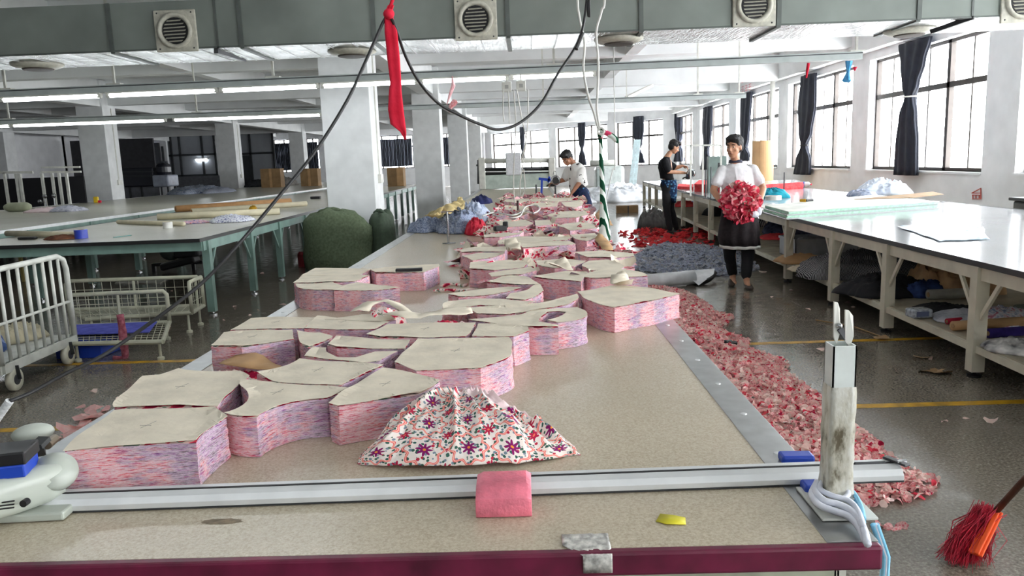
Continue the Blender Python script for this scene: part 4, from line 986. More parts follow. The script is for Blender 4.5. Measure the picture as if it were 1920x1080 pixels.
# small loose things on the near table
tag(sheet([(1230, 978), (1238, 965), (1285, 972), (1286, 984), (1250, 985)], T + .001, '', mat('yellow_label', (206, 196, 40), .5), .002, 'yellow_label', 3), 'small yellow label lying on the near end of the table', 'label')
tp = thing('clear_tape', 'crumpled clear tape stuck over the maroon table end', 'tape', P(1100, 1030, T))
tb = MB(); a, c_ = P(1055, 1028, T + .004), P(1148, 1036, T + .004); g = 14; vs = []
for j in range(7):
    for i in range(g + 1):
        u = i / g; v = j / 6; x = a.x + (c_.x - a.x) * (u * (1 if v < .6 else .6) + (0 if v < .6 else .4)); y = 1.47 - .09 * v; z = T + .004 + .002 * nz((u * 9, v * 9, 1))
        if v > .66: y = YN - .015 - .002 * abs(nz((u * 9, v * 9, 4))); z = T - (v - .66) * .11
        vs.append((x, y, z))
tb.add(vs, [(j * (g + 1) + i, j * (g + 1) + i + 1, (j + 1) * (g + 1) + i + 1, (j + 1) * (g + 1) + i) for j in range(6) for i in range(g)])
tb.build('tape_sheet', mat('grey_tape', (170, 168, 162), .2, 0, .3, 60), tp, smooth=True, solid=.0006)

# cutter head at left
hd = thing('rail_cutting_machine', 'pale grey cutter motor with black and blue box on the rail at the left', 'cutting machine', P(60, 960, T + .02))
HW = mat('enamel_white', (172, 178, 168), .35, 0, .04, 6)
a = P(-75, 952, T + .066); c_ = P(112, 893, T + .066)
rg = []
for t_, r1 in ((0, .02), (.04, .05), (.15, .056), (.5, .06), (.8, .058), (.97, .052), (1, .035)):
    p = a.lerp(c_, t_); ring = []
    ax = (c_ - a).normalized(); sd = ax.cross(Vector((0, 0, 1))).normalized(); uu = sd.cross(ax)
    for i in range(24):
        t2 = 2 * PI * i / 24; k = (abs(math.cos(t2)) ** 4 + abs(math.sin(t2)) ** 4) ** -.25
        ring.append(p + (sd * math.cos(t2) * .9 + uu * math.sin(t2) * .85) * r1 * k * .9)
    rg.append(ring)
MB().loft(rg).build('motor_body', HW, hd, smooth=True)
vb = MB()
for k in range(5):
    p = P(20, 938 + k * 5.2, T + .05); vb.bar(P(14, 936 + k * 6, T + .045) + Vector((0, -.03, .02)), P(46, 932 + k * 6, T + .045) + Vector((0, -.03, .02)), .003, .0025)
vb.build('cooling_slots', BLACK, hd)
MB().tube([P(62, 932, T + .06) + Vector((0, -.02, 0)), P(62, 932, T + .06) + Vector((0, -.035, 0))], .008, 14).build('oil_hole', BLACK, hd)
c2 = P(104, 885, T + .085); MB().lathe(c2, [(.045, -.012), (.048, 0), (.046, .012), (.036, .014), (.034, .02)], 26, M=Matrix.Rotation(.5, 3, 'Y') @ Matrix.Rotation(.5, 3, 'X')).build('gear_cover', HW, hd, smooth=True)
MB().tube([P(118, 878, T + .075), P(138, 868, T + .075)], .014, 16).build('shaft_knob', CHROME, hd)
p = P(8, 868, T + .13); MB().cbox(p + Vector((.0, 0, .02)), .12, .09, .03, rz=.25).build('switch_box', BLACK, hd, bevel=.004); MB().cbox(p + Vector((0, -.004, -.008)), .115, .086, .03, rz=.25).build('box_side', BLUEP, hd, bevel=.004)
p = P(62, 812, T + .10); MB().ell(p, .05, .03, .025, M=Matrix.Rotation(.5, 3, 'Z'), n=20, m=12).build('rear_housing', HW, hd, smooth=True)
MB().bar(P(68, 838, T + .13), P(84, 822, T + .14), .03, .012).build('bracket_arm', DGREY, hd); MB().bar(P(68, 838, T + .13), P(73, 852, T + .10), .03, .012).build('bracket_arm', DGREY, hd)
MB().tube([P(88, 835, T + .12), P(103, 822, T + .12)], .011, 14).build('roller', mat('bronze_roller', (112, 100, 84), .35, .6), hd)
MB().cbox(P(50, 960, T + .012), .20, .07, .02, rz=.06).build('carriage', HW, hd, bevel=.005)
# ================================================================ people
def frame(fwd, up=(0, 0, 1)):
    f = Vector(fwd).normalized(); u = Vector(up); r_ = f.cross(u).normalized(); u = r_.cross(f).normalized()
    return r_, f, u, Matrix((r_, f, u)).transposed()
def limb(b, pts, rs, n=12):
    pts = [Vector(p) for p in pts]; sp_ = spline(pts, 5); rr = []
    for k in range(len(rs) - 1):
        for i in range(5): t = i / 5; rr.append(rs[k] * (1 - t) + rs[k + 1] * t)
    rr.append(rs[-1]); b.tube(sp_, rr, n); b.ell(pts[0], rs[0], rs[0], rs[0], n=10, m=8); b.ell(pts[-1], rs[-1], rs[-1], rs[-1], n=10, m=8)
def hand(b, wrist, d, pn, across, curl=.5, s=1.):
    wrist = Vector(wrist); d = Vector(d).normalized(); pn = Vector(pn).normalized(); ac = Vector(across).normalized()
    M = Matrix((ac, d, pn)).transposed()
    b.ell(wrist + d * .045 * s, .040 * s, .052 * s, .017 * s, M=M, n=12, m=8)
    for k, (o, L) in enumerate(((-.029, .070), (-.010, .080), (.010, .075), (.028, .060))):
        p = wrist + d * .085 * s + ac * o * s; a = .15; ps = [p - d * .02 * s, p]
        for j in range(3):
            a += curl * (1 + .12 * k); p = p + (d * math.cos(a) + pn * math.sin(a)) * L * s * (.42, .32, .26)[j]; ps.append(p)
        b.tube(ps, [.0095 * s, .0095 * s, .0088 * s, .008 * s, .0065 * s], 8); b.ell(ps[-1], .0065 * s, .0065 * s, .0065 * s, n=8, m=6)
    p = wrist + d * .025 * s - ac * .03 * s; ps = [p, p - ac * .022 * s + d * .022 * s + pn * .008 * s, p - ac * .030 * s + d * .048 * s + pn * .02 * s, p - ac * .026 * s + d * .068 * s + pn * .028 * s]
    b.tube(ps, [.013 * s, .011 * s, .010 * s, .007 * s], 8)
def remesh(o, vox, smooth=2, disp=0, sc=10.):
    m = o.modifiers.new('remesh', 'REMESH'); m.mode = 'VOXEL'; m.voxel_size = vox; m.use_smooth_shade = True
    if smooth: m = o.modifiers.new('smooth', 'SMOOTH'); m.iterations = smooth; m.factor = .5
    if disp:
        tx = bpy.data.textures.new(o.name + '_fold', 'CLOUDS'); tx.noise_scale = 1 / sc; tx.noise_depth = 2
        m = o.modifiers.new('fold', 'DISPLACE'); m.texture = tx; m.strength = disp; m.mid_level = .5; m.texture_coords = 'LOCAL'
def head(b, root, c, fwd, up, s, skin, brow=True):
    r_, f, u, M = frame(fwd, up); c = Vector(c)
    def at(x, y, z): return c + (r_ * x + f * y + u * z) * s
    def E_(x, y, z, a, e, g, n=14, m=10): b.ell(at(x, y, z), a * s, e * s, g * s, M=M, n=n, m=m)
    E_(0, -.012, .025, .075, .093, .092); E_(0, .018, -.028, .062, .070, .080); E_(0, .048, -.088, .030, .028, .024); E_(0, .02, -.075, .050, .05, .035)
    E_(0, .066, .03, .052, .02, .012)
    for sg in (-1, 1): E_(sg * .040, .052, -.025, .022, .022, .022); E_(sg * .074, -.008, -.008, .010, .018, .030, 8, 8)
    b.tube([at(0, .082, .018), at(0, .096, -.012), at(0, .104, -.030)], [.007 * s, .010 * s, .014 * s], 8); E_(0, .098, -.033, .018, .013, .010, 8, 6)
    E_(0, .083, -.060, .024, .010, .008, 10, 6)
    fe = MB()
    for sg in (-1, 1): fe.ell(at(sg * .031, .0745, .006), .0125 * s, .009 * s, .0065 * s, M=M, n=12, m=8)
    fe.build('eye', mat('eye_white', (206, 198, 190), .3), root, smooth=True)
    fe = MB()
    for sg in (-1, 1): fe.ell(at(sg * .031 - .002, .082, .006), .006 * s, .004 * s, .006 * s, M=M, n=10, m=6)
    fe.build('iris', BLACK, root, smooth=True)
    fe = MB()
    for sg in (-1, 1): fe.tube([at(sg * .015, .088, .027), at(sg * .032, .086, .034), at(sg * .05, .072, .029)], [.003 * s, .0042 * s, .002 * s], 6)
    fe.build('eyebrow', HAIR, root, smooth=True)
    fe = MB(); fe.tube([at(-.022, .080, -.061), at(0, .092, -.060), at(.022, .080, -.061)], [.002 * s, .0058 * s, .002 * s], 8); fe.build('mouth', mat('lips_' + skin.name, (140, 78, 70), .5), root, smooth=True)
    h = MB()
    def H_(x, y, z, a, e, g): h.ell(at(x, y, z), a * s, e * s, g * s, M=M, n=18, m=12)
    H_(0, -.024, .058, .090, .100, .082); H_(0, -.05, .01, .084, .066, .088); H_(0, .036, .094, .074, .068, .038)
    for sg in (-1, 1): H_(sg * .068, .012, .045, .014, .04, .035)
    ho = h.build('hair', HAIR, root); remesh(ho, .009 * s, 1, .022, 45)
def shoe(b, heel, toe, s=1.):
    h, t = Vector(heel), Vector(toe); d = (t - h).normalized(); sd = d.cross(Vector((0, 0, 1)))
    L = (t - h).length; rg = []
    for u_, w_, z_ in ((-.02, .022, .05), (.03, .034, .075), (.25, .036, .085), (.5, .040, .06), (.75, .046, .042), (.95, .035, .034), (1.02, .015, .022)):
        c = h + d * L * u_; rg.append([Vector((c.x, c.y, 0)) + sd * w_ * math.cos(a) + Vector((0, 0, max(.004, z_ / 2 + z_ / 2 * math.sin(a)))) for a in [2 * PI * i / 14 for i in range(14)]])
    b.loft(rg)

# ---- the man carrying scraps, facing the camera
Y_ = 8.9
def W(x, y, dy=0.): return Q(x, y, Y_ + dy)
def rings_along(data, n=20, tilt=0):
    out = []
    for c, rx, ry, rt, fw in data: out.append([Vector(c) + Vector(rt) * rx * math.cos(2 * PI * i / n) + Vector(fw) * ry * math.sin(2 * PI * i / n) for i in range(n)])
    return out
X_, YF_ = Vector((1, 0, 0)), Vector((0, -1, 0))
man = thing('person', 'man in white short-sleeved shirt and dark apron walking with a bundle of red scraps', 'person', P(1386, 534, 0))
b = MB(); hc = W(1376, 276, -.02)
hr = thing('x', 'x', 'x', (0, 0, 0)); bpy.data.objects.remove(hr)
head(b, man, hc, (-.62, -.78, -.06), (0, 0, 1), 1.06, SKIN)
limb(b, [W(1379, 312, .03), W(1378, 296, .0)], [.058, .052])
SR = W(1354, 319, .02); SL = W(1412, 317, .02)
ER = W(1337, 357, -.02); EL = W(1431, 353, -.02); HR = W(1352, 379, -.20); HL = W(1424, 380, -.20)
limb(b, [SR, SR.lerp(ER, .5), ER], [.052, .046, .038]); limb(b, [ER, ER.lerp(HR, .4), HR], [.038, .037, .026])
limb(b, [SL, SL.lerp(EL, .5), EL], [.052, .046, .038]); limb(b, [EL, EL.lerp(HL, .4), HL], [.038, .037, .026])
hand(b, HR, (.55, -.55, -.45), (.7, .6, .2), (.2, -.3, .95), .5); hand(b, HL, (-.45, -.6, -.45), (-.7, .6, .2), (-.2, -.3, .95), .5)
limb(b, [W(1382, 325, .03), W(1384, 400, .03)], [.10, .11])
A1 = W(1374, 519, .25); A2 = W(1400, 526, -.02); A1.z = .11; A2.z = .11
for a, kx in ((A1, -.09), (A2, .09)): limb(b, [W(1384, 400, .03), W(1386, 410, .04) + Vector((kx, 0, 0)), (W(1386, 445, .05) + Vector((kx, 0, 0))), a + Vector((0, 0, .12))], [.08, .06, .05, .04])
for a in (A1, A2): limb(b, [a + Vector((0, 0, .12)), a + Vector((0, 0, -.03)), a + Vector((.0, -.10, -.075))], [.036, .036, .022])
o = b.build('body', SKIN, man); remesh(o, .0075, 2)
s_ = MB(); d_ = []
for x, y, rx, ry in ((1380, 306, .075, .065), (1381, 311, .13, .08), (1382, 318, .185, .098), (1383, 334, .195, .112), (1384, 352, .19, .118), (1385, 375, .175, .115), (1386, 398, .175, .12), (1386, 408, .18, .125)): d_.append((W(x, y, .03), rx, ry, X_, YF_))
s_.loft(rings_along(d_, 24)); 
for S0, E0 in ((SR, ER), (SL, EL)): m_ = S0.lerp(E0, .62); limb(s_, [S0, S0.lerp(m_, .5), m_], [.056, .060, .064])
WSH = stripes_mat('white_striped_shirt', (214, 214, 216), (232, 232, 234), 55)
so = s_.build('shirt', WSH, man); remesh(so, .010, 2, .016, 16)
c_ = MB(); cc = W(1379, 303, .02)
c_.loft(rings_along([(cc + Vector((0, .0, -.012)), .078, .07, X_, YF_), (cc + Vector((0, 0, .018)), .068, .062, X_, YF_), (cc + Vector((0, 0, .012)), .060, .054, X_, YF_)], 20), caps=False)
c_.build('collar', mat('navy_collar', (44, 46, 62), .8), man, smooth=True, solid=.006)
pk_ = MB(); pk_.bar(W(1379, 312, -.085), W(1384, 345, -.10), .022, .004); pk_.build('placket', WSH, man)
tr = MB()
HIP = W(1386, 408, .04)
K1 = W(1368, 478, .10); K2 = W(1402, 482, .0)
for hx, K, A in ((-.09, K1, A1), (.09, K2, A2)): limb(tr, [HIP + Vector((hx, 0, .02)), K.lerp(HIP + Vector((hx, 0, 0)), .5), K, A + Vector((0, .02, .04))], [.10, .088, .070, .058])
tr.ell(HIP, .165, .12, .12)
to = tr.build('trousers', DARK, man); remesh(to, .013, 2, .02, 10)
sh = MB(); shoe(sh, A1 + Vector((.0, .07, 0)), A1 + Vector((-.06, -.18, 0))); shoe(sh, A2 + Vector((.01, .06, 0)), A2 + Vector((.0, -.19, 0)))
sh.build('sandals', mat('brown_sandal', (58, 46, 38), .6, 0, .2, 30), man, smooth=True, subsurf=1)
ap = MB(); rg = []; N = 36
for k, (x0, x1, y) in enumerate(((1355, 1420, 388), (1353, 1421, 405), (1350, 1423, 425), (1347, 1423, 445), (1351, 1424, 459))):
    a, c2_ = W(x0, y), W(x1, y); rg.append([Vector((a.x + (c2_.x - a.x) * (.5 - .5 * math.cos(PI * i / N)), Y_ + .03 - (.155 + .02 * k) * math.sin(PI * i / N) ** .8 + .012 * math.sin(i * .9 + k * .3) * k * .4, a.z + (c2_.z - a.z) * i / N)) for i in range(N + 1)])
vs = [v for r_ in rg for v in r_]; ap.add(vs, [(k * (N + 1) + i, k * (N + 1) + i + 1, (k + 1) * (N + 1) + i + 1, (k + 1) * (N + 1) + i) for k in range(4) for i in range(N)])
ao = ap.build('apron', cloth('dark_apron', [(30, 26, 28), (44, 38, 40)], 30), man, smooth=True, solid=.004)
hm = MB(); last = rg[-1]; hm.add(last + [v + Vector((0, 0, -.035)) for v in last], [(i, i + 1, N + 2 + i, N + 1 + i) for i in range(N)]); hm.build('apron_hem', mat('white_hem', (206, 206, 200), .8), ao, smooth=True, solid=.005)
ti = MB(); ti.tube(spline([W(1419, 380, -.02), W(1418, 395, -.1), W(1422, 410, -.12)], 4), .008, 6); ti.tube(spline([W(1415, 385, -.05), W(1410, 400, -.15), W(1412, 412, -.16)], 4), .008, 6)
ti.build('apron_tie', WHS, ao, smooth=True)

SCR = [cloth('scrap_red', [(206, 30, 66), (232, 92, 104)], 30), cloth('scrap_pink', [(242, 184, 180), (246, 210, 204)], 30), cloth('scrap_cream', [(234, 204, 194), (242, 222, 212)], 18), PRINT,
       cloth('scrap_print', [(196, 36, 74), (238, 200, 196), (224, 90, 104)], 60)]
SGREY = [cloth('scrap_grey', [(150, 158, 176), (192, 198, 210)], 40), cloth('scrap_blue_grey', [(160, 168, 190), (206, 210, 220)], 40), cloth('scrap_dark', [(98, 102, 116), (140, 144, 156)], 40), cloth('scrap_light', [(176, 176, 178), (200, 200, 202)], 40)]
SRED = [cloth('scrap_bright_red', [(222, 44, 52), (238, 84, 86)], 20), cloth('scrap_deep_red', [(180, 30, 44), (214, 50, 60)], 20)]
for m_ in SCR[:3] + SCR[4:] + SGREY + SRED: translucent(m_)
# bundle held against the belly
bc = W(1388, 377, -.25); b = MB(); rnd = random.Random(3)
b.ell(bc, .15, .12, .15, n=20, m=14, mi=0)
for k in range(620):
    v = Vector((rnd.gauss(0, 1), rnd.gauss(0, 1), rnd.gauss(0, 1))).normalized(); 
    c = bc + Vector((v.x * .195, v.y * .155, v.z * .19 - .01 * (v.x > 0)))
    scrap(b, c, .075, rnd.choice((0, 0, 0, 1, 1, 2)), rnd, 1.2)
for k in range(26): scrap(b, W(rnd.uniform(1372, 1410), rnd.uniform(405, 416), -.28), .07, 0, rnd, 1.3)
SCB = [cloth('bundle_red', [(206, 44, 76), (226, 84, 104)], 14), cloth('bundle_pink', [(222, 104, 122), (234, 150, 156)], 20), SCR[2]]
for k in range(14): pass
tag(b.build('scrap_bundle', SCB, smooth=False), 'ball of red and pink fabric scraps held in both hands of the walking man', 'fabric scraps')
tag(MB().ell(W(1415, 402, -.36), .05, .03, .04).ell(W(1423, 396, -.34), .035, .03, .05).build('white_rag', WHS, smooth=True), 'small white rag at the right edge of the red bundle', 'rag')

# ---- the man in black at the farther right table, seen from the side
Y_ = 15.65
m2 = thing('person', 'man in black T-shirt and blue patterned apron cutting at the right-hand table', 'person', P(1256, 437, 0))
b = MB(); head(b, m2, W(1264, 276, 0), (.86, .05, -.42), (.3, 0, .95), 1.08, SKIN)
limb(b, [W(1249, 297, 0), W(1256, 287, 0)], [.06, .052])
S1, S2 = W(1246, 303, -.20), W(1248, 303, .20); E1, E2 = W(1253, 322, -.24), W(1266, 315, .16); H1, H2 = W(1284, 324, -.10), W(1279, 311, .12)
for S0, E0, H0 in ((S1, E1, H1), (S2, E2, H2)): limb(b, [S0, S0.lerp(E0, .5), E0], [.056, .05, .042]); limb(b, [E0, E0.lerp(H0, .4), H0], [.042, .04, .027])
hand(b, H1, (.9, .1, -.2), (0, .5, -.8), (0, -.9, -.3), .55); hand(b, H2, (.9, -.2, -.2), (0, -.5, -.8), (0, -.9, .3), .55)
limb(b, [W(1250, 305, 0), W(1252, 335, 0)], [.10, .11])
o = b.build('body', SKIN, m2); remesh(o, .009, 2)
dv = Vector((.93, 0, -.1)); sv = Vector((0, -1, 0)); s_ = MB()
s_.loft(rings_along([(W(1250, 294, 0), .07, .075, dv, sv), (W(1248, 299, 0), .10, .17, dv, sv), (W(1246, 306, 0), .135, .21, dv, sv), (W(1247, 316, 0), .145, .215, dv, sv), (W(1249, 326, 0), .145, .20, dv, sv), (W(1251, 336, 0), .15, .195, dv, sv)], 24))
for S0, E0 in ((S1, E1), (S2, E2)): m_ = S0.lerp(E0, .8); limb(s_, [S0, S0.lerp(m_, .5), m_], [.082, .078, .074])
so = s_.build('t_shirt', cloth('black_knit', [(18, 18, 20), (28, 28, 32)], 12), m2); remesh(so, .014, 2, .02, 10)
tr = MB(); hp = W(1251, 346, 0); FA, FB = P(1252, 436, 0), P(1262, 433, 0); FA += Vector((0, 0, .1)); FB += Vector((0, 0, .1))
for sy, Fo, kx in ((-.09, FA, 1250), (.09, FB, 1258)): K = W(kx, 392, sy); limb(tr, [hp + Vector((0, sy, 0)), (hp + Vector((0, sy, 0))).lerp(K, .5), K, Vector((Fo.x, Y_ + sy * 1.3, .1))], [.125, .105, .075, .06])
tr.ell(hp, .15, .18, .13)
to = tr.build('trousers', DARK, m2); remesh(to, .014, 2, .02, 9)
sh = MB()
for sy, Fo in ((-.12, FA), (.12, FB)): shoe(sh, (Fo.x - .06, Y_ + sy, 0), (Fo.x + .22, Y_ + sy, 0))
sh.build('shoes', BLACK, m2, smooth=True, subsurf=1)
BLUEPAT = NT('blue_pattern', .85, 0, .2); vv = BLUEPAT.n('ShaderNodeTexVoronoi'); vv.inputs['Scale'].default_value = 22; BLUEPAT.l(BLUEPAT.co(), vv.inputs['Vector'])
BLUEPAT.col(BLUEPAT.ramp(vv.outputs['Distance'], [(.2, (90, 140, 170)), (.4, (36, 66, 104)), (.7, (24, 34, 60))])); BLUEPAT = BLUEPAT.m
ap = MB(); rg = []; N = 20
for k, (x0, x1, y) in enumerate(((1238, 1266, 337), (1240, 1268, 348), (1246, 1268, 358), (1252, 1267, 368), (1258, 1265, 379))):
    a, c2_ = W(x0, y), W(x1, y); cx_ = (a.x + c2_.x) / 2; hw_ = (c2_.x - a.x) / 2
    rg.append([Vector((cx_ + hw_ * math.cos(t - PI / 2 + .2) if 0 else cx_ - hw_ * math.cos(PI * i / N), Y_ - .05 - (.17 - .01 * k) * math.sin(PI * i / N) ** .6 + .01 * math.sin(i * 1.4 + k), a.z - .01 * math.sin(PI * i / N))) for i in range(N + 1)])
ap.add([v for r_ in rg for v in r_], [(k * (N + 1) + i, k * (N + 1) + i + 1, (k + 1) * (N + 1) + i + 1, (k + 1) * (N + 1) + i) for k in range(4) for i in range(N)])
ap.build('apron', BLUEPAT, m2, smooth=True, solid=.005)

# ---- the man leaning over the long table
Y_ = 13.9
m1 = thing('person', 'man in spotted white T-shirt leaning over the long table to cut', 'person', Vector((W(1092, 400).x + .1, Y_, 0)))
b = MB(); head(b, m1, W(1063, 297, -.02), (-.55, -.62, -.58), (-.25, -.25, .93), 1.1, SKIND)
limb(b, [W(1078, 311, .02), W(1070, 300, 0)], [.062, .052])
S1, S2 = W(1090, 322, -.14), W(1066, 320, .16); E1, E2 = W(1086, 343, -.26), W(1058, 337, .10); H1, H2 = W(1072, 362, -.30), W(1040, 342, .0)
for S0, E0, H0 in ((S1, E1, H1), (S2, E2, H2)): limb(b, [S0, S0.lerp(E0, .5), E0], [.056, .052, .043]); limb(b, [E0, E0.lerp(H0, .4), H0], [.043, .04, .027])
hand(b, H1, (-.5, -.2, -.7), (-.5, .3, .3), (0, -.9, .2), .5); hand(b, H2, (-.9, 0, -.2), (0, -.2, -.9), (0, .9, -.2), .6)
limb(b, [W(1082, 322, 0), W(1086, 350, .05)], [.10, .11])
o = b.build('body', SKIND, m1); remesh(o, .009, 2)
dv = Vector((.85, .25, .35)).normalized(); sv = Vector((-.3, .93, -.1)).normalized(); s_ = MB()
s_.loft(rings_along([(W(1076, 307, 0), .075, .08, dv, sv), (W(1079, 313, 0), .115, .17, dv, sv), (W(1082, 321, 0), .15, .20, dv, sv), (W(1083, 333, 0), .16, .20, dv, sv), (W(1084, 344, .02), .165, .19, dv, sv), (W(1086, 354, .03), .17, .19, dv, sv)], 24))
for S0, E0 in ((S1, E1), (S2, E2)): m_ = S0.lerp(E0, .75); limb(s_, [S0, S0.lerp(m_, .5), m_], [.085, .082, .08])
SPOT = NT('spotted_shirt', .85, 0, .2); SPOT.col(SPOT.ramp(SPOT.noise(9, det=2), [(.62, (214, 212, 208)), (.64, (44, 36, 38))], 'LINEAR')); SPOT = SPOT.m
so = s_.build('t_shirt', SPOT, m1); remesh(so, .014, 2, .025, 9)
tr = MB(); hp = W(1089, 362, .04); gx = hp.x
for sy in (-.1, .12): limb(tr, [hp + Vector((0, sy, 0)), Vector((gx + .08, Y_ + sy + .03, .72)), Vector((gx + .04, Y_ + sy, .48)), Vector((gx + .12, Y_ + sy + .05, .1))], [.13, .115, .08, .06])
tr.ell(hp, .16, .19, .13)
to = tr.build('trousers', cloth('navy_trousers', [(26, 34, 58), (36, 48, 80)], 20), m1); remesh(to, .014, 2, .02, 9)
ap = MB(); rg = []
for k, (x0, x1, y) in enumerate(((1076, 1098, 352), (1078, 1104, 362), (1082, 1106, 374), (1086, 1105, 386))):
    a, c2_ = W(x0, y), W(x1, y); rg.append([Vector((a.x + (c2_.x - a.x) * (.5 - .5 * math.cos(PI * i / N)), Y_ + .02 - .19 * math.sin(PI * i / N) ** .6, a.z)) for i in range(N + 1)])
ap.add([v for r_ in rg for v in r_], [(k * (N + 1) + i, k * (N + 1) + i + 1, (k + 1) * (N + 1) + i + 1, (k + 1) * (N + 1) + i) for k in range(3) for i in range(N)])
ap.build('apron', BLUEPAT, m1, smooth=True, solid=.005)
sh = MB()
for sy in (-.08, .18): shoe(sh, (gx + .18, Y_ + sy, 0), (gx - .10, Y_ + sy, 0))
sh.build('shoes', BLACK, m1, smooth=True, subsurf=1)

# ---- straight-knife cutting machines
def cutter(c, label):
    r = thing('cutting_machine', label, 'cutting machine', c); x, y, z = c
    MB().box(x - .12, x + .10, y - .07, y + .07, z + .008, z + .022).build('base_plate', DGREY, r, bevel=.006)
    for k in (-1, 1): MB().box(x + .02, x + .035, y - .02 + k * .016, y + .0 + k * .016, z + .02, z + .28).build('stand_column', CHROME, r)
    M = Matrix.Rotation(PI / 2, 3, 'X')
    MB().lathe((x + .02, y + .05, z + .40), [(.05, -.02), (.085, 0), (.09, .05), (.085, .11), (.05, .13)], 20, M=M).build('motor', CHROME, r, smooth=True)
    MB().lathe((x + .02, y - .085, z + .40), [(.06, 0), (.055, .012)], 18, M=M).build('fan_cover', BLACK, r)
    MB().lathe((x - .03, y, z + .29), [(.045, 0), (.05, .05), (.035, .09)], 14).build('head_block', DGREY, r, smooth=True)
    MB().tube([(x - .02, y, z + .33), (x - .11, y - .01, z + .32), (x - .14, y - .02, z + .30)], .014, 8).build('handle', BLACK, r, smooth=True)
    MB().tube(spline([(x + .03, y, z + .48), (x + .04, y, z + .54), (x + .0, y, z + .56), (x - .02, y, z + .50)], 4), .006, 6).build('carry_loop', CHROME, r, smooth=True)
    return r
c = Q(1040, 362, 13.9); cutter((c.x, 13.9, T + .002), 'straight-knife cutting machine on the long table, held by the leaning man')
c = Q(1291, 350, 15.5); r = cutter((c.x + .02, 15.5, T + .002), 'chrome straight-knife cutting machine on the right-hand table, held by the man in black')
c = Q(1022, 340, 15); tag(MB().bar(Q(1010, 335, 15), Q(1036, 338, 15), .05, .05).bar(Q(1016, 338, 15), Vector((Q(1014, 346, 15).x, 15, T)), .04, .04).bar(Q(1030, 331, 15), Q(1028, 342, 15), .04, .05).build('blue_clamp', BLUEP), 'blue clamp on a stand beside the cutting machine of the leaning man', 'clamp')
# ================================================================ fabric offcuts on the floor
def edist(x, y, poly):
    d = 9
    for i in range(len(poly)):
        a, b = Vector(poly[i - 1]), Vector(poly[i]); p = Vector((x, y)); t = max(0, min(1, (p - a).dot(b - a) / max(1e-9, (b - a).length_squared))); d = min(d, (p - a - (b - a) * t).length)
    return d
def scrap_pile(name, label, poly, n, size, hmax, mats, wts, seed, z0=0., flat=.5, cat='fabric scraps'):
    rnd = random.Random(seed); b = MB(); xs = [p[0] for p in poly]; ys = [p[1] for p in poly]; k = 0
    # a low mound under the scraps
    g = .12; 
    while k < n:
        x, y = rnd.uniform(min(xs), max(xs)), rnd.uniform(min(ys), max(ys))
        if not inpoly(x, y, poly): continue
        e = min(1, edist(x, y, poly) / .28); h = hmax * e * (.75 + .5 * nz((x * 2.5, y * 2.5, seed)))
        if rnd.random() > .45 + .55 * e: continue
        sz = size * (.55 + .45 * max(0, min(1, y / 9))) if size < .08 else size
        scrap(b, (x, y, z0 + .012 + max(0, h) * rnd.uniform(.55, 1)), sz, rnd.choices(range(len(mats)), wts)[0], rnd, flat + .15); k += 1
    # mound surface
    X0, X1, Y0_, Y1_ = min(xs), max(xs), min(ys), max(ys); nx = int((X1 - X0) / g) + 1; ny = int((Y1_ - Y0_) / g) + 1; vs = []; idx = {}
    for j in range(ny + 1):
        for i in range(nx + 1):
            x, y = X0 + g * i, Y0_ + g * j
            if inpoly(x, y, poly): idx[(i, j)] = len(vs); vs.append((x, y, z0 + .004 + .75 * hmax * min(1, edist(x, y, poly) / .28) * (.75 + .5 * nz((x * 2.5, y * 2.5, seed)))))
    fs = [(idx[(i, j)], idx[(i + 1, j)], idx[(i + 1, j + 1)], idx[(i, j + 1)]) for (i, j) in idx if (i + 1, j) in idx and (i + 1, j + 1) in idx and (i, j + 1) in idx]
    if hmax > .03: b.add(vs, fs, len(mats) - 1)
    return tag(b.build(name, mats), label, cat, kind='stuff')
rb2 = [P(x, y, 0) for x, y in [(1275, 545), (1310, 560), (1345, 588), (1378, 596), (1345, 618), (1405, 640), (1400, 655), (1480, 680), (1475, 700), (1510, 722), (1560, 762), (1600, 800), (1650, 832), (1668, 856), (1700, 880), (1760, 905), (1755, 925), (1700, 945), (1620, 955)]]
poly = [(p.x, p.y) for p in rb2] + [(1.15, 3.1), (.85, 3.25), (.72, 4.2), (.70, 6), (.75, 9.2)]
scrap_pile('fabric_scraps', 'long heap of pink and red fabric offcuts along the floor beside the long table', poly, 21000, .048, .10, SCR, [.7, 2.5, 3.6, .8, 3.2], 11)
def pile(px_, *a, **k): scrap_pile(a[0], a[1], [tuple(P(x, y, 0).xy) for x, y in px_], *a[2:], **k)
pile([(1150, 500), (1190, 480), (1215, 465), (1250, 458), (1330, 462), (1400, 480), (1420, 505), (1370, 518), (1250, 516)], 'fabric_scraps', 'wide heap of blue-grey fabric offcuts on the floor behind the walking man', 5200, .09, .03, SGREY, [3, 4, 1, 3], 12, flat=.15)
pile([(1160, 436), (1200, 426), (1260, 432), (1330, 428), (1345, 445), (1335, 470), (1300, 470), (1270, 462), (1230, 470), (1190, 462)], 'fabric_scraps', 'scattered heap of bright red fabric offcuts near the feet of the man in black', 330, .12, .015, SRED, [4, 1], 13, flat=.05)
b = MB(); rnd = random.Random(5); LITP = [(1752, 700), (1812, 783), (1770, 780), (1845, 784), (1420, 500), (1440, 540), (1520, 555), (1485, 520), (210, 630)]
def bits(name, label, pts, size, m):
    b = MB(); rnd = random.Random(len(pts))
    for x, y in pts: scrap(b, P(x, y, .006), size * rnd.uniform(.6, 1.5), 0, rnd, .12)
    for k in range(0): pass
    tag(b.build(name, m), label, 'litter', kind='stuff')
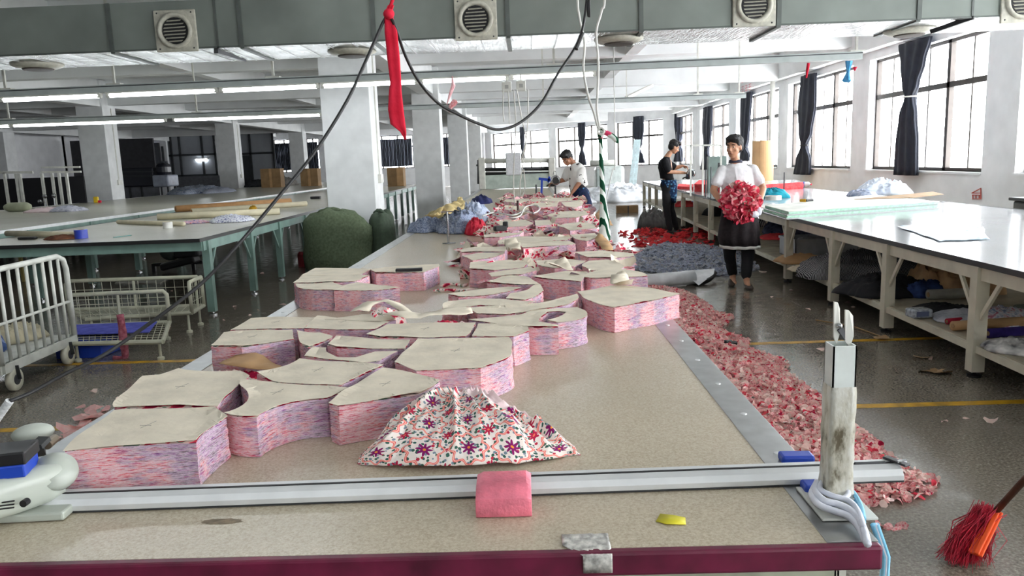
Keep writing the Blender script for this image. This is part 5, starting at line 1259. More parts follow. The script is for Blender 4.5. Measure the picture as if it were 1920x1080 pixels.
bits('floor_litter', 'pale bits of paper scattered on the dark floor between the tables', [(1590, 565), (1448, 557), (1484, 543), (1430, 510), (1540, 655), (1812, 783), (1770, 788), (1858, 790), (1600, 575), (1515, 580), (1745, 672), (155, 640), (440, 575), (485, 580), (470, 590), (490, 512), (640, 540), (315, 614), (322, 545), (420, 600), (530, 570), (250, 578), (210, 600), (655, 560), (220, 745), (175, 735)], .05, SCR[2])
bits('floor_litter', 'pink offcuts on the floor left of the long table', [(150, 762), (170, 775), (185, 782), (160, 790), (175, 798), (195, 770), (205, 775), (150, 800), (120, 812), (130, 818), (160, 785), (180, 790), (172, 768), (140, 806), (112, 822), (190, 762), (198, 768), (165, 780)], .10, SCR[1])
bits('floor_litter', 'torn cardboard bits on the floor at the right', [(1752, 698), (1735, 696), (1765, 699), (1732, 670), (1650, 632), (1655, 635)], .09, BOXC)
tag(MB().tube([P(1530, 600, .01), P(1600, 612, .01), P(1655, 632, .01)], .006, 6).build('cardboard_strip', BOXC), 'thin wooden strip lying on the floor toward the right table leg', 'strip')
bits('floor_litter', 'small pink scrap beside the near right table corner', [(1668, 988), (1680, 990), (1690, 986), (1650, 985)], .05, SCR[4])
o = MB().tube(spline([P(1345, 650, .05), P(1358, 646, .06), P(1370, 645, .055), P(1380, 645, .05)], 5), [.02] * 5 + [.035] * 6 + [.025] * 5, 12).build('black_bottle', mat('gloss_black', (16, 16, 18), .15), smooth=True); tag(o, 'black glossy tube lying on the pink scraps', 'tube')
c = P(1330, 668, .3); tag(MB().box(.655, .73, c.y - .12, c.y + .12, .48, .62).build('white_bracket', WHITEP, bevel=.005), 'white box fixed to the side of the long table above the scraps', 'box')

# white-black roll of sheet on the floor
a, c_ = P(1205, 528, .09), P(1300, 520, .09)
r = thing('sheet_roll', 'white plastic sheet roll with black underside lying on the floor at the table side', 'roll', P(1260, 530, 0))
MB().tube([a, c_], .085, 20).build('roll_body', mat('white_sheet', (216, 218, 220), .3), r, smooth=True)
b = MB(); ps = [P(1278, 508, .16), P(1340, 504, .14), P(1338, 514, .10), P(1310, 535, .02), P(1295, 523, .08)]
b.add([(p.x, p.y, max(.012, p.z)) for p in ps], [(0, 1, 2, 3, 4)]); b.build('loose_flap', MC['white_sheet'], r, solid=.004)
b = MB(); b.tube(spline([P(1290, 528, .03), P(1310, 531, .02), P(1330, 524, .05), P(1340, 512, .08)], 5), [.03] * 16, 10); b.build('black_fold', BLACK, r, smooth=True)
c = P(1177, 399, 0); bx_ = thing('cardboard_box', 'low brown cardboard box standing alone on the bright floor', 'box', c)
MB().box(c.x - .30, c.x + .30, c.y, c.y + .3, .0, .20).build('box_body', BOXC, bx_); MB().box(c.x + .0, c.x + .03, c.y - .004, c.y, .0, .20).build('box_seam', DGREY, bx_)
# broom
br = thing('broom', 'red-bristled broom with orange clip and brown stick, cut by the right edge', 'broom', P(1815, 1052, 0))
b = MB(); rnd = random.Random(8); p0 = P(1862, 962, .17); tip = [P(1782, 1050, .01), P(1830, 1062, .01)]
ctr = P(1842, 985, .13)
for k in range(900):
    u = rnd.random(); v = rnd.random(); a = p0.lerp(P(1830, 945 + 0 * v, .15), u * .5) + Vector((rnd.gauss(-.01, .016), rnd.gauss(0, .012), rnd.gauss(0, .012)))
    e = P(1778 + 62 * v, 1030 + 30 * rnd.random() ** .5, .004) + Vector((rnd.gauss(0, .022), rnd.gauss(0, .02), abs(rnd.gauss(0, .02))))
    m_ = a.lerp(e, .5) + Vector((rnd.gauss(-.008, .02), rnd.gauss(0, .015), rnd.gauss(0, .012))); b.tube([a, m_, e], [.0016, .0014, .0009], 3, caps=False)
b.build('bristles', mat('red_bristle', (176, 34, 56), .6, 0, .2, 30), br)
oc = MB(); a, e = P(1868, 958, .175), P(1828, 1040, .055); oc.bar(a, e, .05, .012); oc.bar(a + Vector((0, -.01, .006)), e + Vector((0, -.008, .006)), .018, .012); oc.build('broom_clip', mat('orange_plastic', (232, 84, 28), .4), br, bevel=.004)
a = P(1868, 958, .18); q_ = P(1925, 895, .34); MB().tube([a, a + (q_ - a) * 6], .0125, 12).build('broom_stick', mat('brown_stick', (92, 66, 52), .5, 0, .2, 20), br, smooth=True)

# ================================================================ things on and under the right tables
def lay(x, y, z=T): return P(x, y, z)
# stack of pale green sheets
q4 = [lay(1430, 398), lay(1475, 412), lay(1763, 391), lay(1640, 376)]
rs = thing('paper_stack', 'thick stack of pale green and white layered sheets on the near right table', 'paper stack', lay(1560, 395))
cxy = sum(q4, Vector()) / 4
MINT = stripes_mat('mint_layers', (160, 206, 184), (206, 226, 214), 1); MINT = mat('mint_paper', (172, 212, 190), .7, 0, .1, 30)
base = [(p.x, p.y) for p in q4]
for k in range(7):
    s_ = 1 - .004 * k; off = Vector((R.uniform(-.01, .01), R.uniform(-.015, .015), 0)); pl = [((x - cxy.x) * s_ + cxy.x + off.x, (y - cxy.y) * s_ + cxy.y + off.y) for x, y in base]
    if k < 6: prism(pl, T + .001 + k * .014, T + .012 + k * .014).build('sheet_layer', MINT if k % 3 else BOARDW, rs)
    else: prism(pl, T + .001 + k * .014, T + .005 + k * .014).build('top_sheet', mat('ivory_sheet', (222, 224, 214), .6), rs)
tag(prism([(p.x + .1, p.y + .06) for p in (lay(1590, 388), lay(1740, 372), lay(1760, 378), lay(1700, 385))], T + .092, T + .096).build('cardboard_sheet', BOXC), 'thin brown card lying on the back of the green sheet stack', 'cardboard')
zt_ = T + .095
k_ = thing('cutter_knife', 'small knife with yellow and black handle on the green sheet stack', 'knife', P(1515, 376, zt_))
MB().tube([P(1500, 376, zt_ + .02), P(1511, 376, zt_ + .02)], .02, 8).build('knife_end', YELLOW, k_); MB().tube([P(1511, 376, zt_ + .02), P(1524, 375, zt_ + .02)], .016, 8).build('handle', BLACK, k_); MB().bar(P(1524, 375, zt_ + .015), P(1534, 375, zt_ + .015), .02, .004).build('blade', CHROME, k_)
def tape_roll(c, r_o, h, label, m, M=None):
    r = thing('tape_roll', label, 'tape roll', c); M = M or Matrix.Identity(3)
    b = MB(); n = 28; b.loft([[Vector(c) + M @ Vector((a * math.cos(2 * PI * i / n), a * math.sin(2 * PI * i / n), z)) for i in range(n)] for a, z in ((r_o, 0), (r_o, h), (r_o * .62, h), (r_o * .62, 0), (r_o, 0))], caps=False); b.build('tape_ring', m, r, smooth=False)
    b = MB(); b.loft([[Vector(c) + M @ Vector((a * math.cos(2 * PI * i / n), a * math.sin(2 * PI * i / n), z)) for i in range(n)] for a, z in ((r_o * .615, 0), (r_o * .615, h), (r_o * .55, h), (r_o * .55, 0), (r_o * .615, 0))], caps=False); b.build('core', BOXC, r)
tape_roll(P(1450, 375, zt_), .11, .06, 'large roll of clear white tape on the green sheet stack, right of the walking man', mat('clear_tape_roll', (214, 214, 208), .3))
TEALC = cloth('teal_cloth', [(16, 118, 140), (40, 160, 178)], 10)
c = lay(1462, 372); heap(c.x, c.y + .45, T, .30, .42, .16, 'teal cloth bunched on the right table behind the tape roll', TEALC, seed=3, n=44, rings=16)
# bottle
a, c_ = lay(1494, 350) + Vector((0, 0, .05)), lay(1520, 350) + Vector((0, 0, .05)); bt = thing('water_bottle', 'plastic bottle with blue label lying on the right table', 'bottle', lay(1507, 353))
dd = (c_ - a); MB().tube([a, a + dd * .08, a + dd * .8, a + dd * .92, c_], [.045, .055, .055, .03, .02], 14).build('bottle_body', mat('clear_bottle', (196, 208, 214), .15), bt, smooth=True); MB().tube([a + dd * .2, a + dd * .62], .0565, 14).build('label_band', mat('bottle_label', (70, 104, 176), .5), bt); MB().tube([c_, c_ + dd * .06], .018, 10).build('bottle_cap', REDC, bt)
c = lay(1655, 364); heap(c.x, c.y, T, .42, .5, .26, 'pile of pale blue-white cloth on the back of the near right table', cloth('pale_blue_cloth', [(196, 206, 222), (226, 230, 238)], 8), seed=21)
c = lay(1615, 368); heap(c.x, c.y, T, .2, .35, .12, 'small blue-grey cloth left of the pale pile on the right table', cloth('bluegrey_cloth', [(130, 142, 168), (190, 196, 210)], 16), seed=22, n=40, rings=14)
# folded translucent sheet at the right
sh_ = thing('plastic_sheet', 'folded pale blue plastic sheet on the glossy near right table', 'plastic sheet', lay(1790, 438))
PL = mat('pale_blue_plastic', (170, 190, 204), .25, 0, .12, 8)
b = MB(); g = 26; co = [lay(1683, 426), lay(1760, 454), lay(1856, 450), lay(1830, 418)]
vs = []
for j in range(g + 1):
    for i in range(g + 1):
        u, v = i / g, j / g; p = co[0].lerp(co[1], v).lerp(co[3].lerp(co[2], v), u); hh = .004 + .07 * max(0, u - .35) * abs(nz((u * 5 + v * 2, v * 3.4, 3))) * 2.2 * math.sin(PI * v) + .004 * nz((u * 9, v * 9, 1)) + .004
        vs.append((p.x + .03 * nz((u * 3, v * 3, 6)), p.y + .03 * nz((u * 3, v * 3, 9)), T + max(.003, hh)))
b.add(vs, [(j * (g + 1) + i, j * (g + 1) + i + 1, (j + 1) * (g + 1) + i + 1, (j + 1) * (g + 1) + i) for j in range(g) for i in range(g)]); b.build('sheet_fold', PL, sh_, smooth=True, solid=.002)
MB().bar(lay(1695, 425) + Vector((0, 0, .003)), lay(1745, 424) + Vector((0, 0, .003)), .2, .002).build('flat_corner', PL, sh_)
# coral red lay of fabric on the farther right table
CORAL = cloth('coral_fabric', [(226, 60, 66), (240, 96, 98)], 10); CORS = stripes_mat('coral_layers', (226, 70, 72), (238, 140, 132), 1)
def lay_stack(pix, h, label, m, top=None):
    ps = [P(x, y, T) for x, y in pix]; r = thing('fabric_lay', label, 'fabric', sum(ps, Vector()) / len(ps))
    k = 4
    for i in range(k): prism([(p.x + R.uniform(-.01, .01), p.y + R.uniform(-.01, .01)) for p in ps], T + .001 + h * i / k, T + h * (i + .92) / k).build('fabric_layer', m, r)
    if top: prism([(p.x, p.y) for p in ps], T + h, T + h + .004).build('cover_paper', top, r)
lay_stack([(1400, 362), (1506, 354), (1490, 349), (1400, 353)], .14, 'layered coral red fabric with white paper on top, right of the walking man', CORAL, BOARDW)
lay_stack([(1302, 359), (1362, 362), (1365, 352), (1310, 350)], .16, 'layered coral red fabric on the table between the two men', CORAL)
lay_stack([(1270, 354), (1300, 356), (1300, 350), (1272, 349)], .06, 'thin coral red fabric beside the cutting machine of the man in black', CORAL)
for k, (x, y0, y1, Yd) in enumerate(((1470, 352, 323, 14.5), (1323, 358, 318, 13.6), (1333, 360, 313, 13.4))):
    c = Q(x, y0, Yd); top_ = Q(x, y1, Yd); tag(MB().lathe((c.x, c.y, T), [(.05, 0), (.05, .01), (.012, .015), (.010, top_.z - T)], 12).build('steel_stand', DGREY), ['thin steel stand on the right table beside the coral fabric', 'left one of two thin dark stands beside the walking man', 'right one of two thin dark stands beside the walking man'][k], 'stand')
# overhead tube frame near the walking man's head
fr = thing('metal_stand', 'thin white tube frame standing over the farther right table', 'frame', P(1318, 372, .0) + Vector((0, 0, T)))
for (x0, y0, x1, y1) in ((1284, 273, 1352, 272), (1295, 273, 1295, 357), (1318, 273, 1318, 357), (1352, 272, 1352, 345)): MB().bar(Q(x0, y0, 14.6), Q(x1, y1, 14.6) if x0 != x1 else Vector((Q(x0, y0, 14.6).x, 14.6, T)), .03, .03).build('frame_tube', WHITEP, fr)
gb = Q(1346, 312, 15.5); g_ = thing('control_box', 'grey-green metal box behind the right shoulder of the walking man', 'box', (gb.x, gb.y, T + .0))
MB().cbox((gb.x, gb.y + .1, (T + gb.z + .20) / 2), .36, .15, gb.z + .20 - T).build('box_body', mat('box_green', (108, 124, 118), .5, .1), g_); MB().cbox((gb.x + .03, gb.y + .02, gb.z), .05, .012, .14).build('box_handle', BLACK, g_)
# kraft roll standing behind the table
kr = thing('kraft_roll', 'tall standing roll of brown kraft paper against the window wall', 'paper roll', (6.35, 20.2, 0))
kc = Q(1430, 300, 20.2); MB().lathe((kc.x, 20.2, 0), [(.27, 0), (.27, Q(1430, 264, 20.2).z)], 32).build('roll_body', mat('kraft_light', (196, 160, 116), .75, 0, .04, 3), kr, smooth=False); MB().lathe((kc.x, 20.2, Q(1430, 264, 20.2).z), [(.06, 0), (.06, .01)], 16).build('roll_core', BLACK, kr)
MB().cbox((kc.x - .14, 20.2 - .235, 1.3), .01, .01, 1.2).build('paper_edge', BOXC, kr)

# shelf things on the near right table (shelf top z = .232)
ZSH = .234
STRIPED = stripes_mat('striped_cloth', (34, 34, 40), (150, 150, 152), 26)
def shp(x, y): return P(x, y, ZSH)
def sheap(x, y, rx, ry, h, label, m, **k): c = shp(x, y); return heap(c.x, c.y, ZSH, rx, ry, h, label, m, **k)
sheap(1620, 512, .75, .65, .26, 'big heap of dark striped cloth on the shelf under the near right table', STRIPED, seed=31)
sheap(1655, 548, .42, .34, .17, 'black cloth bundle on the shelf in front of the striped heap', DARK, seed=32)
sheap(1500, 490, .3, .35, .10, 'brown paper scraps on the shelf left of the striped heap', KRAFT, seed=33, n=40, rings=14)
sheap(1533, 507, .28, .3, .08, 'cream cloth scraps on the shelf beside the striped heap', cloth('cream_cloth', [(196, 188, 160), (216, 208, 184)], 12), seed=34, n=40, rings=14)
sheap(1730, 553, .22, .18, .14, 'dark blue plastic bag on the shelf beside the black bundle', cloth('blue_bag', [(36, 52, 92), (60, 80, 128)], 10), seed=35, n=40, rings=14)
sheap(1790, 545, .42, .36, .32, 'crumpled brown kraft paper standing on the shelf', mat('kraft_crumple', (170, 138, 100), .8, 0, .15, 6), seed=36, folds=1.8)
sheap(1870, 600, .26, .26, .11, 'white and blue scrap bundle on the shelf near the second leg', cloth('blue_white_scrap', [(120, 136, 176), (226, 226, 232), (190, 120, 140)], 24), seed=37, n=44, rings=16)
sheap(1812, 598, .26, .24, .07, 'flat white and grey cloth on the shelf', cloth('white_grey_cloth', [(196, 198, 204), (150, 152, 164)], 12), seed=38, n=40, rings=14)
sheap(1770, 585, .24, .2, .07, 'thin black cloth on the shelf behind the clear packet', DARK, seed=39, n=40, rings=14)
sheap(1905, 655, .2, .2, .07, 'white printed cloth at the right end of the shelf', cloth('white_print', [(226, 224, 220), (60, 60, 70)], 10), seed=40, n=40, rings=14)
c = shp(1726, 597); pkt = thing('clear_packet', 'clear plastic packet on the shelf between the black cloth and white cloth', 'packet', c)
MB().cbox(c + Vector((0, .03, .04)), .16, .12, .07, rz=.1).build('packet_body', mat('clear_packet_film', (150, 156, 164), .15, 0, .25, 30), pkt, bevel=.015)
MB().cbox(c + Vector((0, -.031, .04)), .10, .004, .04, rz=.1).build('packet_label', mat('packet_label', (90, 100, 130), .5), pkt)
for (x0, y0, x1, y1, rr, l, m) in ((1786, 620, 1920, 611, .035, 'kraft paper roll lying on the shelf at the right', KRAFT), (1852, 634, 1935, 628, .033, 'purple fabric roll in front of the kraft roll on the shelf', cloth('purple_fabric', [(44, 32, 92), (60, 44, 120)], 10)),
                                (1775, 608, 1868, 600, .022, 'thin dark red roll on the shelf behind the kraft roll', cloth('dark_red_fabric', [(140, 24, 44), (170, 40, 60)], 10)), (1740, 562, 1830, 558, .045, 'grey translucent roll on the shelf in front of the kraft crumple', mat('grey_roll', (150, 148, 138), .4)),
                                (1905, 590, 1950, 586, .04, 'grey-green roll at the right edge of the shelf', mat('greygreen_roll', (118, 124, 110), .6))):
    a, c_ = shp(x0, y0), shp(x1, y1); a.z = c_.z = ZSH + rr; rr_ = thing('fabric_roll', l, 'roll', (a + c_) / 2 - Vector((0, 0, rr))); MB().tube([a, c_], rr, 16).build('roll_body', m, rr_, smooth=True); MB().tube([a - (c_ - a).normalized() * .003, a], rr * .5, 12).build('roll_core', BOXC, rr_)
# things under/behind, seen through the legs
cr_ = thing('storage_crate', 'pale grey plastic crate on the shelf right behind the walking man', 'crate', (3.7, 9.9, ZSH))
b = MB(); x0, x1, y0, y1, z1 = 3.28, 4.05, 9.5, 10.1, ZSH + .24
for a in ((x0, x1, y0, y0 + .012), (x0, x1, y1 - .012, y1), (x0, x0 + .012, y0, y1), (x1 - .012, x1, y0, y1)): b.box(*a, ZSH, z1)
b.box(x0, x1, y0, y1, ZSH, ZSH + .012); b.build('crate_body', mat('crate_grey', (172, 176, 180), .4), cr_); MB().box(x0 - .015, x1 + .015, y0 - .015, y0, z1 - .03, z1).box(x0 - .015, x0, y0, y1, z1 - .03, z1).build('crate_rim', MC['crate_grey'], cr_)
heap(3.68, 9.8, ZSH + .16, .3, .22, .1, 'scraps piled inside the grey crate', SGREY[3], seed=44, n=32, rings=10)
bb = thing('black_bin', 'large black lidded box on the floor against the right wall', 'box', (6.6, 8.6, 0)); MB().box(5.95, 7.3, 7.7, 9.6, 0, .86).build('bin_body', mat('black_plastic', (34, 36, 40), .4), bb, bevel=.03); MB().box(5.92, 7.33, 7.66, 9.64, .86, .90).build('bin_lid', MC['black_plastic'], bb, bevel=.01); MB().box(6.3, 6.6, 8.0, 8.3, .90, .93).build('orange_tag', MC['orange_plastic'], bb)
heap(4.9, 11.4, 0, .7, .8, .25, 'blue-grey offcuts heaped on the floor behind the right table legs', SGREY[1], seed=51, name='cloth_pile')
heap(6.3, 6.6, 0, .5, .9, .3, 'dark cloth heap on the floor by the right wall', DARK, seed=52)
for (x, y, rx, ry, h, l, m, sd) in ((4.2, 12.6, .4, .5, .25, 'dark blue clothes on the shelf under the farther right table', cloth('dark_blue_clothes', [(30, 34, 60), (90, 96, 120)], 10), 61), (3.9, 14.2, .4, .5, .28, 'black and white clothes on the shelf under the farther right table', stripes_mat('bw_clothes', (26, 26, 30), (190, 190, 194), 8), 62),
                           (4.2, 17, .4, .6, .22, 'black clothes on the shelf behind the man in black', DARK, 63), (3.85, 11.9, .3, .3, .08, 'red cloth on the shelf nearest the walking man', CORAL, 64), (4.1, 20.3, .3, .4, .15, 'red cloth on the far end of the shelf', CORAL, 65)):
    heap(x, y, ZSH, rx, ry, h, l, m, seed=sd, n=40, rings=14)
heap(2.75, 17.1, 0, .35, .4, .45, 'dark grey sack on the floor behind the man in black', mat('grey_sack', (92, 90, 88), .8, 0, .1, 8), name='sack', seed=66, cat='sack')
tag(MB().box(4.5, 5.0, 22.0, 22.4, 0, .25).build('blue_crate', BLUEP, bevel=.02), 'blue crate on the floor under the far end of the right tables', 'crate')

# red house-like print on the right wall: thin red lines
hs = thing('wall_print', 'small red printed building mark on the white wall above the near right table', 'wall print', QX(1833, 372, 7.49)); REDP = mat('red_print', (196, 92, 80), .7)
def wq(x, y): v = QX(x, y, 7.49); return v
b = MB()
for (x0, y0, x1, y1) in ((1822, 362, 1839, 353), (1822, 362, 1839, 362), (1823, 366, 1839, 366), (1824, 366, 1824, 372), (1830, 366, 1830, 372), (1836, 366, 1836, 372), (1823, 373, 1839, 373), (1839, 353, 1839, 373)): b.bar(wq(x0, y0), wq(x1, y1), .012, .012)
b.build('print_lines', REDP, hs)
# faint red lettering board on the far right wall beam
wp = thing('wall_notice', 'faded pink lettered notice on the wall above the far right windows', 'notice', QX(1396, 157, 7.2))
b = MB(); rnd = random.Random(4); c = QX(1396, 158, 7.2)
for j in range(2):
    for i in range(4):
        y = c.y + (i - 1.5) * -.42; z = c.z + .15 - j * .3
        for s_ in range(3): b.box(7.19, 7.20, y - .13, y + .13, z - .08 + s_ * .08, z - .055 + s_ * .08)
        b.box(7.19, 7.20, y - .012, y + .012, z - .1, z + .12)
b.build('faded_lettering', mat('faded_pink', (206, 160, 164), .8), wp)

# ================================================================ far end
sp = thing('spreading_machine', 'white fabric spreading machine with rollers standing over the far end of the long table', 'machine', (-.3, 21.8, T))
Yf = 21.8
def fq(x, y): return Q(x, y, Yf)
MB().tube([fq(905, 302), fq(1040, 300)], .07, 14).build('top_roller', WHITEP, sp, smooth=True)
MB().tube([fq(903, 318), fq(1035, 316)], .05, 12).build('dark_roller', BLACK, sp, smooth=True); MB().tube([fq(903, 326), fq(1030, 325)], .045, 12).build('dark_roller', BLACK, sp, smooth=True)
a, c_ = fq(903, 329), fq(1040, 344); MB().box(a.x, c_.x, Yf - .1, Yf + .4, T + .02, a.z).build('machine_bed', mat('machine_green', (176, 188, 180), .5), sp, bevel=.02)
for x in (903, 1034): p = fq(x, 296); MB().box(p.x - .09, p.x + .09, Yf - .15, Yf + .5, T + .02, p.z).build('end_frame', WHITEP, sp, bevel=.02)
a, c_ = fq(948, 295), fq(978, 328); MB().box(a.x, c_.x, Yf - .16, Yf + .1, c_.z, a.z + .12).build('covered_head', mat('film_cover', (212, 214, 218), .3, 0, .05, 20), sp, bevel=.03)
b = MB(); [b.tube(spline([fq(x, 306), fq(x + 8, 300), fq(x + 16, 307)], 4), .012, 6) for x in (915, 985, 1012)]; b.build('looped_hose', cb, sp, smooth=True)
b = MB(); b.bar(fq(897, 300), fq(897, 345), .06, .06); b.bar(fq(893, 310), fq(905, 310), .06, .05); b.build('side_arm', DGREY, sp)
WPILE = cloth('white_scraps', [(222, 226, 232), (236, 238, 242)], 10)
for (x, y, rx, ry, h, l, sd) in ((1165, 378, 1.5, 2.0, .62, 'largest mound of white fabric scraps on the far floor', 71), (1222, 377, 1.0, 1.6, .55, 'mound of white fabric scraps at the far right, by the knotted curtain', 72), (1106, 380, .9, 1.6, .36, 'low mound of white scraps behind the leaning man', 73)):
    c = P(x, y, 0); heap(c.x, c.y + 1.2, 0, rx, ry, h, l, WPILE, name='scrap_mound', seed=sd, folds=1.0, lump=.3)
c = Q(1145, 300, 31); tk = thing('storage_cabinet', 'wide pale rounded cabinet against the far end windows', 'cabinet', (c.x, 31, 0))
a, e = Q(1117, 312, 31), Q(1172, 350, 31); MB().box(a.x, e.x, 31, 32, 0, a.z).build('cabinet_body', mat('pale_cabinet', (200, 208, 204), .4), tk, bevel=.15); MB().box(a.x + .05, a.x + .35, 30.97, 31, .1, a.z - .1).build('cabinet_panel', mat('panel_green', (150, 160, 156), .5), tk)
a, e = Q(1110, 310, 30.5), Q(1160, 309, 30.5); r_ = thing('white_roll', 'white roll lying on top of the pale cabinet', 'roll', (a + e) / 2); MB().tube([a + Vector((0, .9, .08)), e + Vector((0, .9, .08))], .12, 16).build('roll_body', WHITEP, r_, smooth=True); MB().tube([a + Vector((-.01, .9, .08)), a + Vector((0.0, .9, .08))], .06, 12).build('roll_core', BLACK, r_)
for k, (x0, x1) in enumerate(((1181, 1188), (1188, 1194))):
    a, e = Q(x0, 350, 34), Q(x1 + 4, 262, 35.5); a.z = 0; tag(MB().bar(a, e, .16, .03).build('light_panel', mat('pale_panel', (196, 214, 218), .3)), ('left' if k == 0 else 'right') + ' one of two pale panels leaning on the far window wall', 'panel')
for k, (x, y0, y1, w_) in enumerate(((843, 397, 457, .011),)):
    c = P(841, 457, T); top_ = Q(841, y0, c.y); tag(MB().lathe((c.x, c.y, T), [(.0, 0), (.012, 0), (w_, .01), (w_, top_.z - T)], 12).bar((c.x - .06, c.y, T + .006), (c.x + .07, c.y, T + .006), .02, .008).bar((c.x - .06, c.y, top_.z), (c.x + .06, c.y, top_.z), .015, .012).tube(spline([(c.x - .05, c.y - .03, T + .006), (c.x, c.y - .06, T + .006), (c.x + .06, c.y - .02, T + .006)], 4), .005, 6).build('cloth_stand', CHROME), 'small steel T-shaped stand on the table beside the cloth heap', 'stand')
c = P(972, 411, T); top_ = Q(970, 376, c.y); tag(MB().lathe((c.x, c.y, T), [(.03, 0), (.03, .01), (.016, .02), (.016, top_.z - T)], 12).build('brown_rod', mat('brown_rod', (84, 58, 54), .5)), 'brown upright rod standing among the middle stacks', 'rod')
for k, (x, y, y0) in enumerate(((1006, 368, 346), (1042, 372, 345))):
    c = P(x, y, T); top_ = Q(x, y0, c.y); tag(MB().lathe((c.x, c.y, T), [(.05, 0), (.05, .01), (.02, .02), (.02, top_.z - T)], 12).build('steel_stand', DGREY), ['left', 'right'][k] + ' short steel stand near the cutting machine of the leaning man', 'stand')
ps = [P(x, y, T + .13) for x, y in [(905, 405), (930, 398), (960, 404), (985, 396), (1000, 400), (1012, 392), (1006, 385), (985, 388), (975, 405), (950, 408), (925, 403)]]
tag(MB().tube(spline(ps, 5), .010, 6).build('coiled_cable', cb, smooth=True), 'white cable lying coiled over the middle stacks', 'cable')
c = P(938, 434, T + ZH); tag(MB().cbox(c + Vector((0, 0, .03)), .12, .07, .05, rz=.4).cbox(c + Vector((.05, .03, .06)), .05, .05, .06).build('small_motor', BLACK, bevel=.01), 'small dark tool lying before the wavy stack', 'tool')
# clothes heap on the table left
for (x, y, rx, ry, h, l, m, sd, nm) in ((862, 432, .26, .48, .25, 'large blue-grey printed cloth heap on the left of the long table', 'blue_print', 81, 0), (805, 432, .25, .34, .16, 'blue-grey cloth spilling at the left table edge', 'blue_print', 82, 0),
                    (888, 415, .26, .6, .26, 'pale blue cloth at the back of the heap on the long table', 'blue_pale', 83, 0), (894, 438, .125, .26, .17, 'crumpled bright red cloth at the right of the grey heap', 'heap_red', 84, 0), (830, 420, .3, .6, .18, 'olive-brown cloth under the grey heap at the table edge', 'olive', 85, 0)):
    M_ = {'blue_print': cloth('blue_print', [(84, 96, 124), (140, 152, 178), (176, 184, 200)], 60), 'blue_pale': cloth('blue_pale', [(150, 166, 196), (206, 212, 226)], 24), 'heap_red': cloth('heap_red', [(188, 36, 58), (222, 70, 86)], 10), 'olive': cloth('olive_cloth', [(150, 136, 92), (180, 164, 120)], 10)}[m]
    c = P(x, y, T); heap(c.x, c.y, T, rx, ry, h, l, M_, seed=sd, folds=1.0, lump=.25)
sheet([(800, 410), (835, 396), (852, 392), (862, 378), (872, 388), (870, 400), (838, 405), (815, 412)], T + .19, 'yellow-tan paper sheet draped over the grey cloth heap', mat('tan_paper', (206, 184, 128), .8), arch=.10, seed=12)
c = P(905, 385, T + .1); heap(P(900, 418, T).x, P(900, 418, T).y + .5, T + .22, .14, .25, .12, 'small navy cloth on top of the grey heap', cloth('navy_small', [(30, 34, 70), (40, 46, 90)], 9), seed=86, n=32, rings=10)

# ================================================================ left side
# woven sacks in front of the nearest column
SACK = cloth('green_sack', [(84, 96, 74), (104, 116, 92)], 30)
def sack(c, rx, ry, h, label, seed, m=SACK):
    b = MB(); rg = []; n = 40
    for z, s in ((0, .92), (.06, 1.0), (.25, 1.05), (.5, 1.03), (.72, .98), (.88, .9), (.97, .72), (1.0, .45), (.99, .2)):
        rg.append([Vector((c[0] + rx * s * math.cos(a) * (1 + .22 * nz((math.cos(a) * 1.6, z * 2.4 + math.sin(a), seed)) + .05 * nz((a * 4, z * 9, seed))), c[1] + ry * s * math.sin(a) * (1 + .2 * nz((math.sin(a) * 1.6, z * 2.4, seed + 5))), z * h * (1 + .10 * nz((math.cos(a) * 1.5, math.sin(a) * 1.5, seed + 9)) * (z > .8)))) for a in [2 * PI * i / n for i in range(n)]])
    b.loft(rg); s_ = thing('woven_sack', label, 'sack', (c[0], c[1], 0)); b.build('sack_body', m, s_, smooth=True)
    k = MB(); k.tube(spline([(c[0] - rx * .5, c[1] - ry * .2, h * .98), (c[0] - rx * .1, c[1] - ry * .3, h * 1.05), (c[0] + rx * .4, c[1] - ry * .2, h * .97)], 5), [.02, .03, .03, .02, .03, .02, .03, .03, .02, .02, .02], 8); k.build('sack_mouth', m, s_, smooth=True)
c = P(640, 505, 0); sack((-2.95, 11.75), .50, .42, .90, 'big green woven sack bulging in front of the nearest column, left one', 1)
sack((-2.3, 12.0), .20, .28, .84, 'narrower dark green woven sack squeezed at the right of the big sack', 2, mat('dark_green_sack', (62, 76, 60), .8, 0, .1, 20))
sack((-1.95, 14.0), .22, .3, .45, 'small dark sack on the floor behind the column at the table edge', 3, mat('dark_green_sack', (62, 76, 60), .8, 0, .1, 20))
# on the cream table at left
ZT2 = T2 + .002
def l2(x, y): return P(x, y, ZT2)
def tube_on(x0, y0, x1, y1, rr, label, m, nm='paper_tube'):
    a, c_ = l2(x0, y0), l2(x1, y1); a.z = c_.z = ZT2 + rr; r = thing(nm, label, 'paper roll', (a + c_) / 2 - Vector((0, 0, rr))); MB().tube([a, c_], rr, 16).build('roll_body', m, r, smooth=True); d = (a - c_).normalized(); MB().tube([a + d * .002, a], rr * .7, 14).build('roll_core', mat('core_brown', (150, 110, 70), .8), r)
CRM = mat('cream_paper', (206, 198, 170), .7, 0, .05, 6)
tube_on(14, 443, 150, 446, .035, 'long white paper roll at the near left of the cream table', CRM)
tube_on(330, 398, 545, 383, .06, 'thick brown cardboard roll lying on the cream table', mat('brown_roll', (176, 132, 86), .75), 'cardboard_tube')
tube_on(360, 401, 575, 386, .045, 'cream paper roll right in front of the brown cardboard roll', CRM)
tube_on(296, 413, 525, 402, .05, 'long cream paper roll in the middle of the cream table', CRM)
tube_on(222, 420, 345, 424, .03, 'thin cream paper roll angled toward the clear tape', CRM)
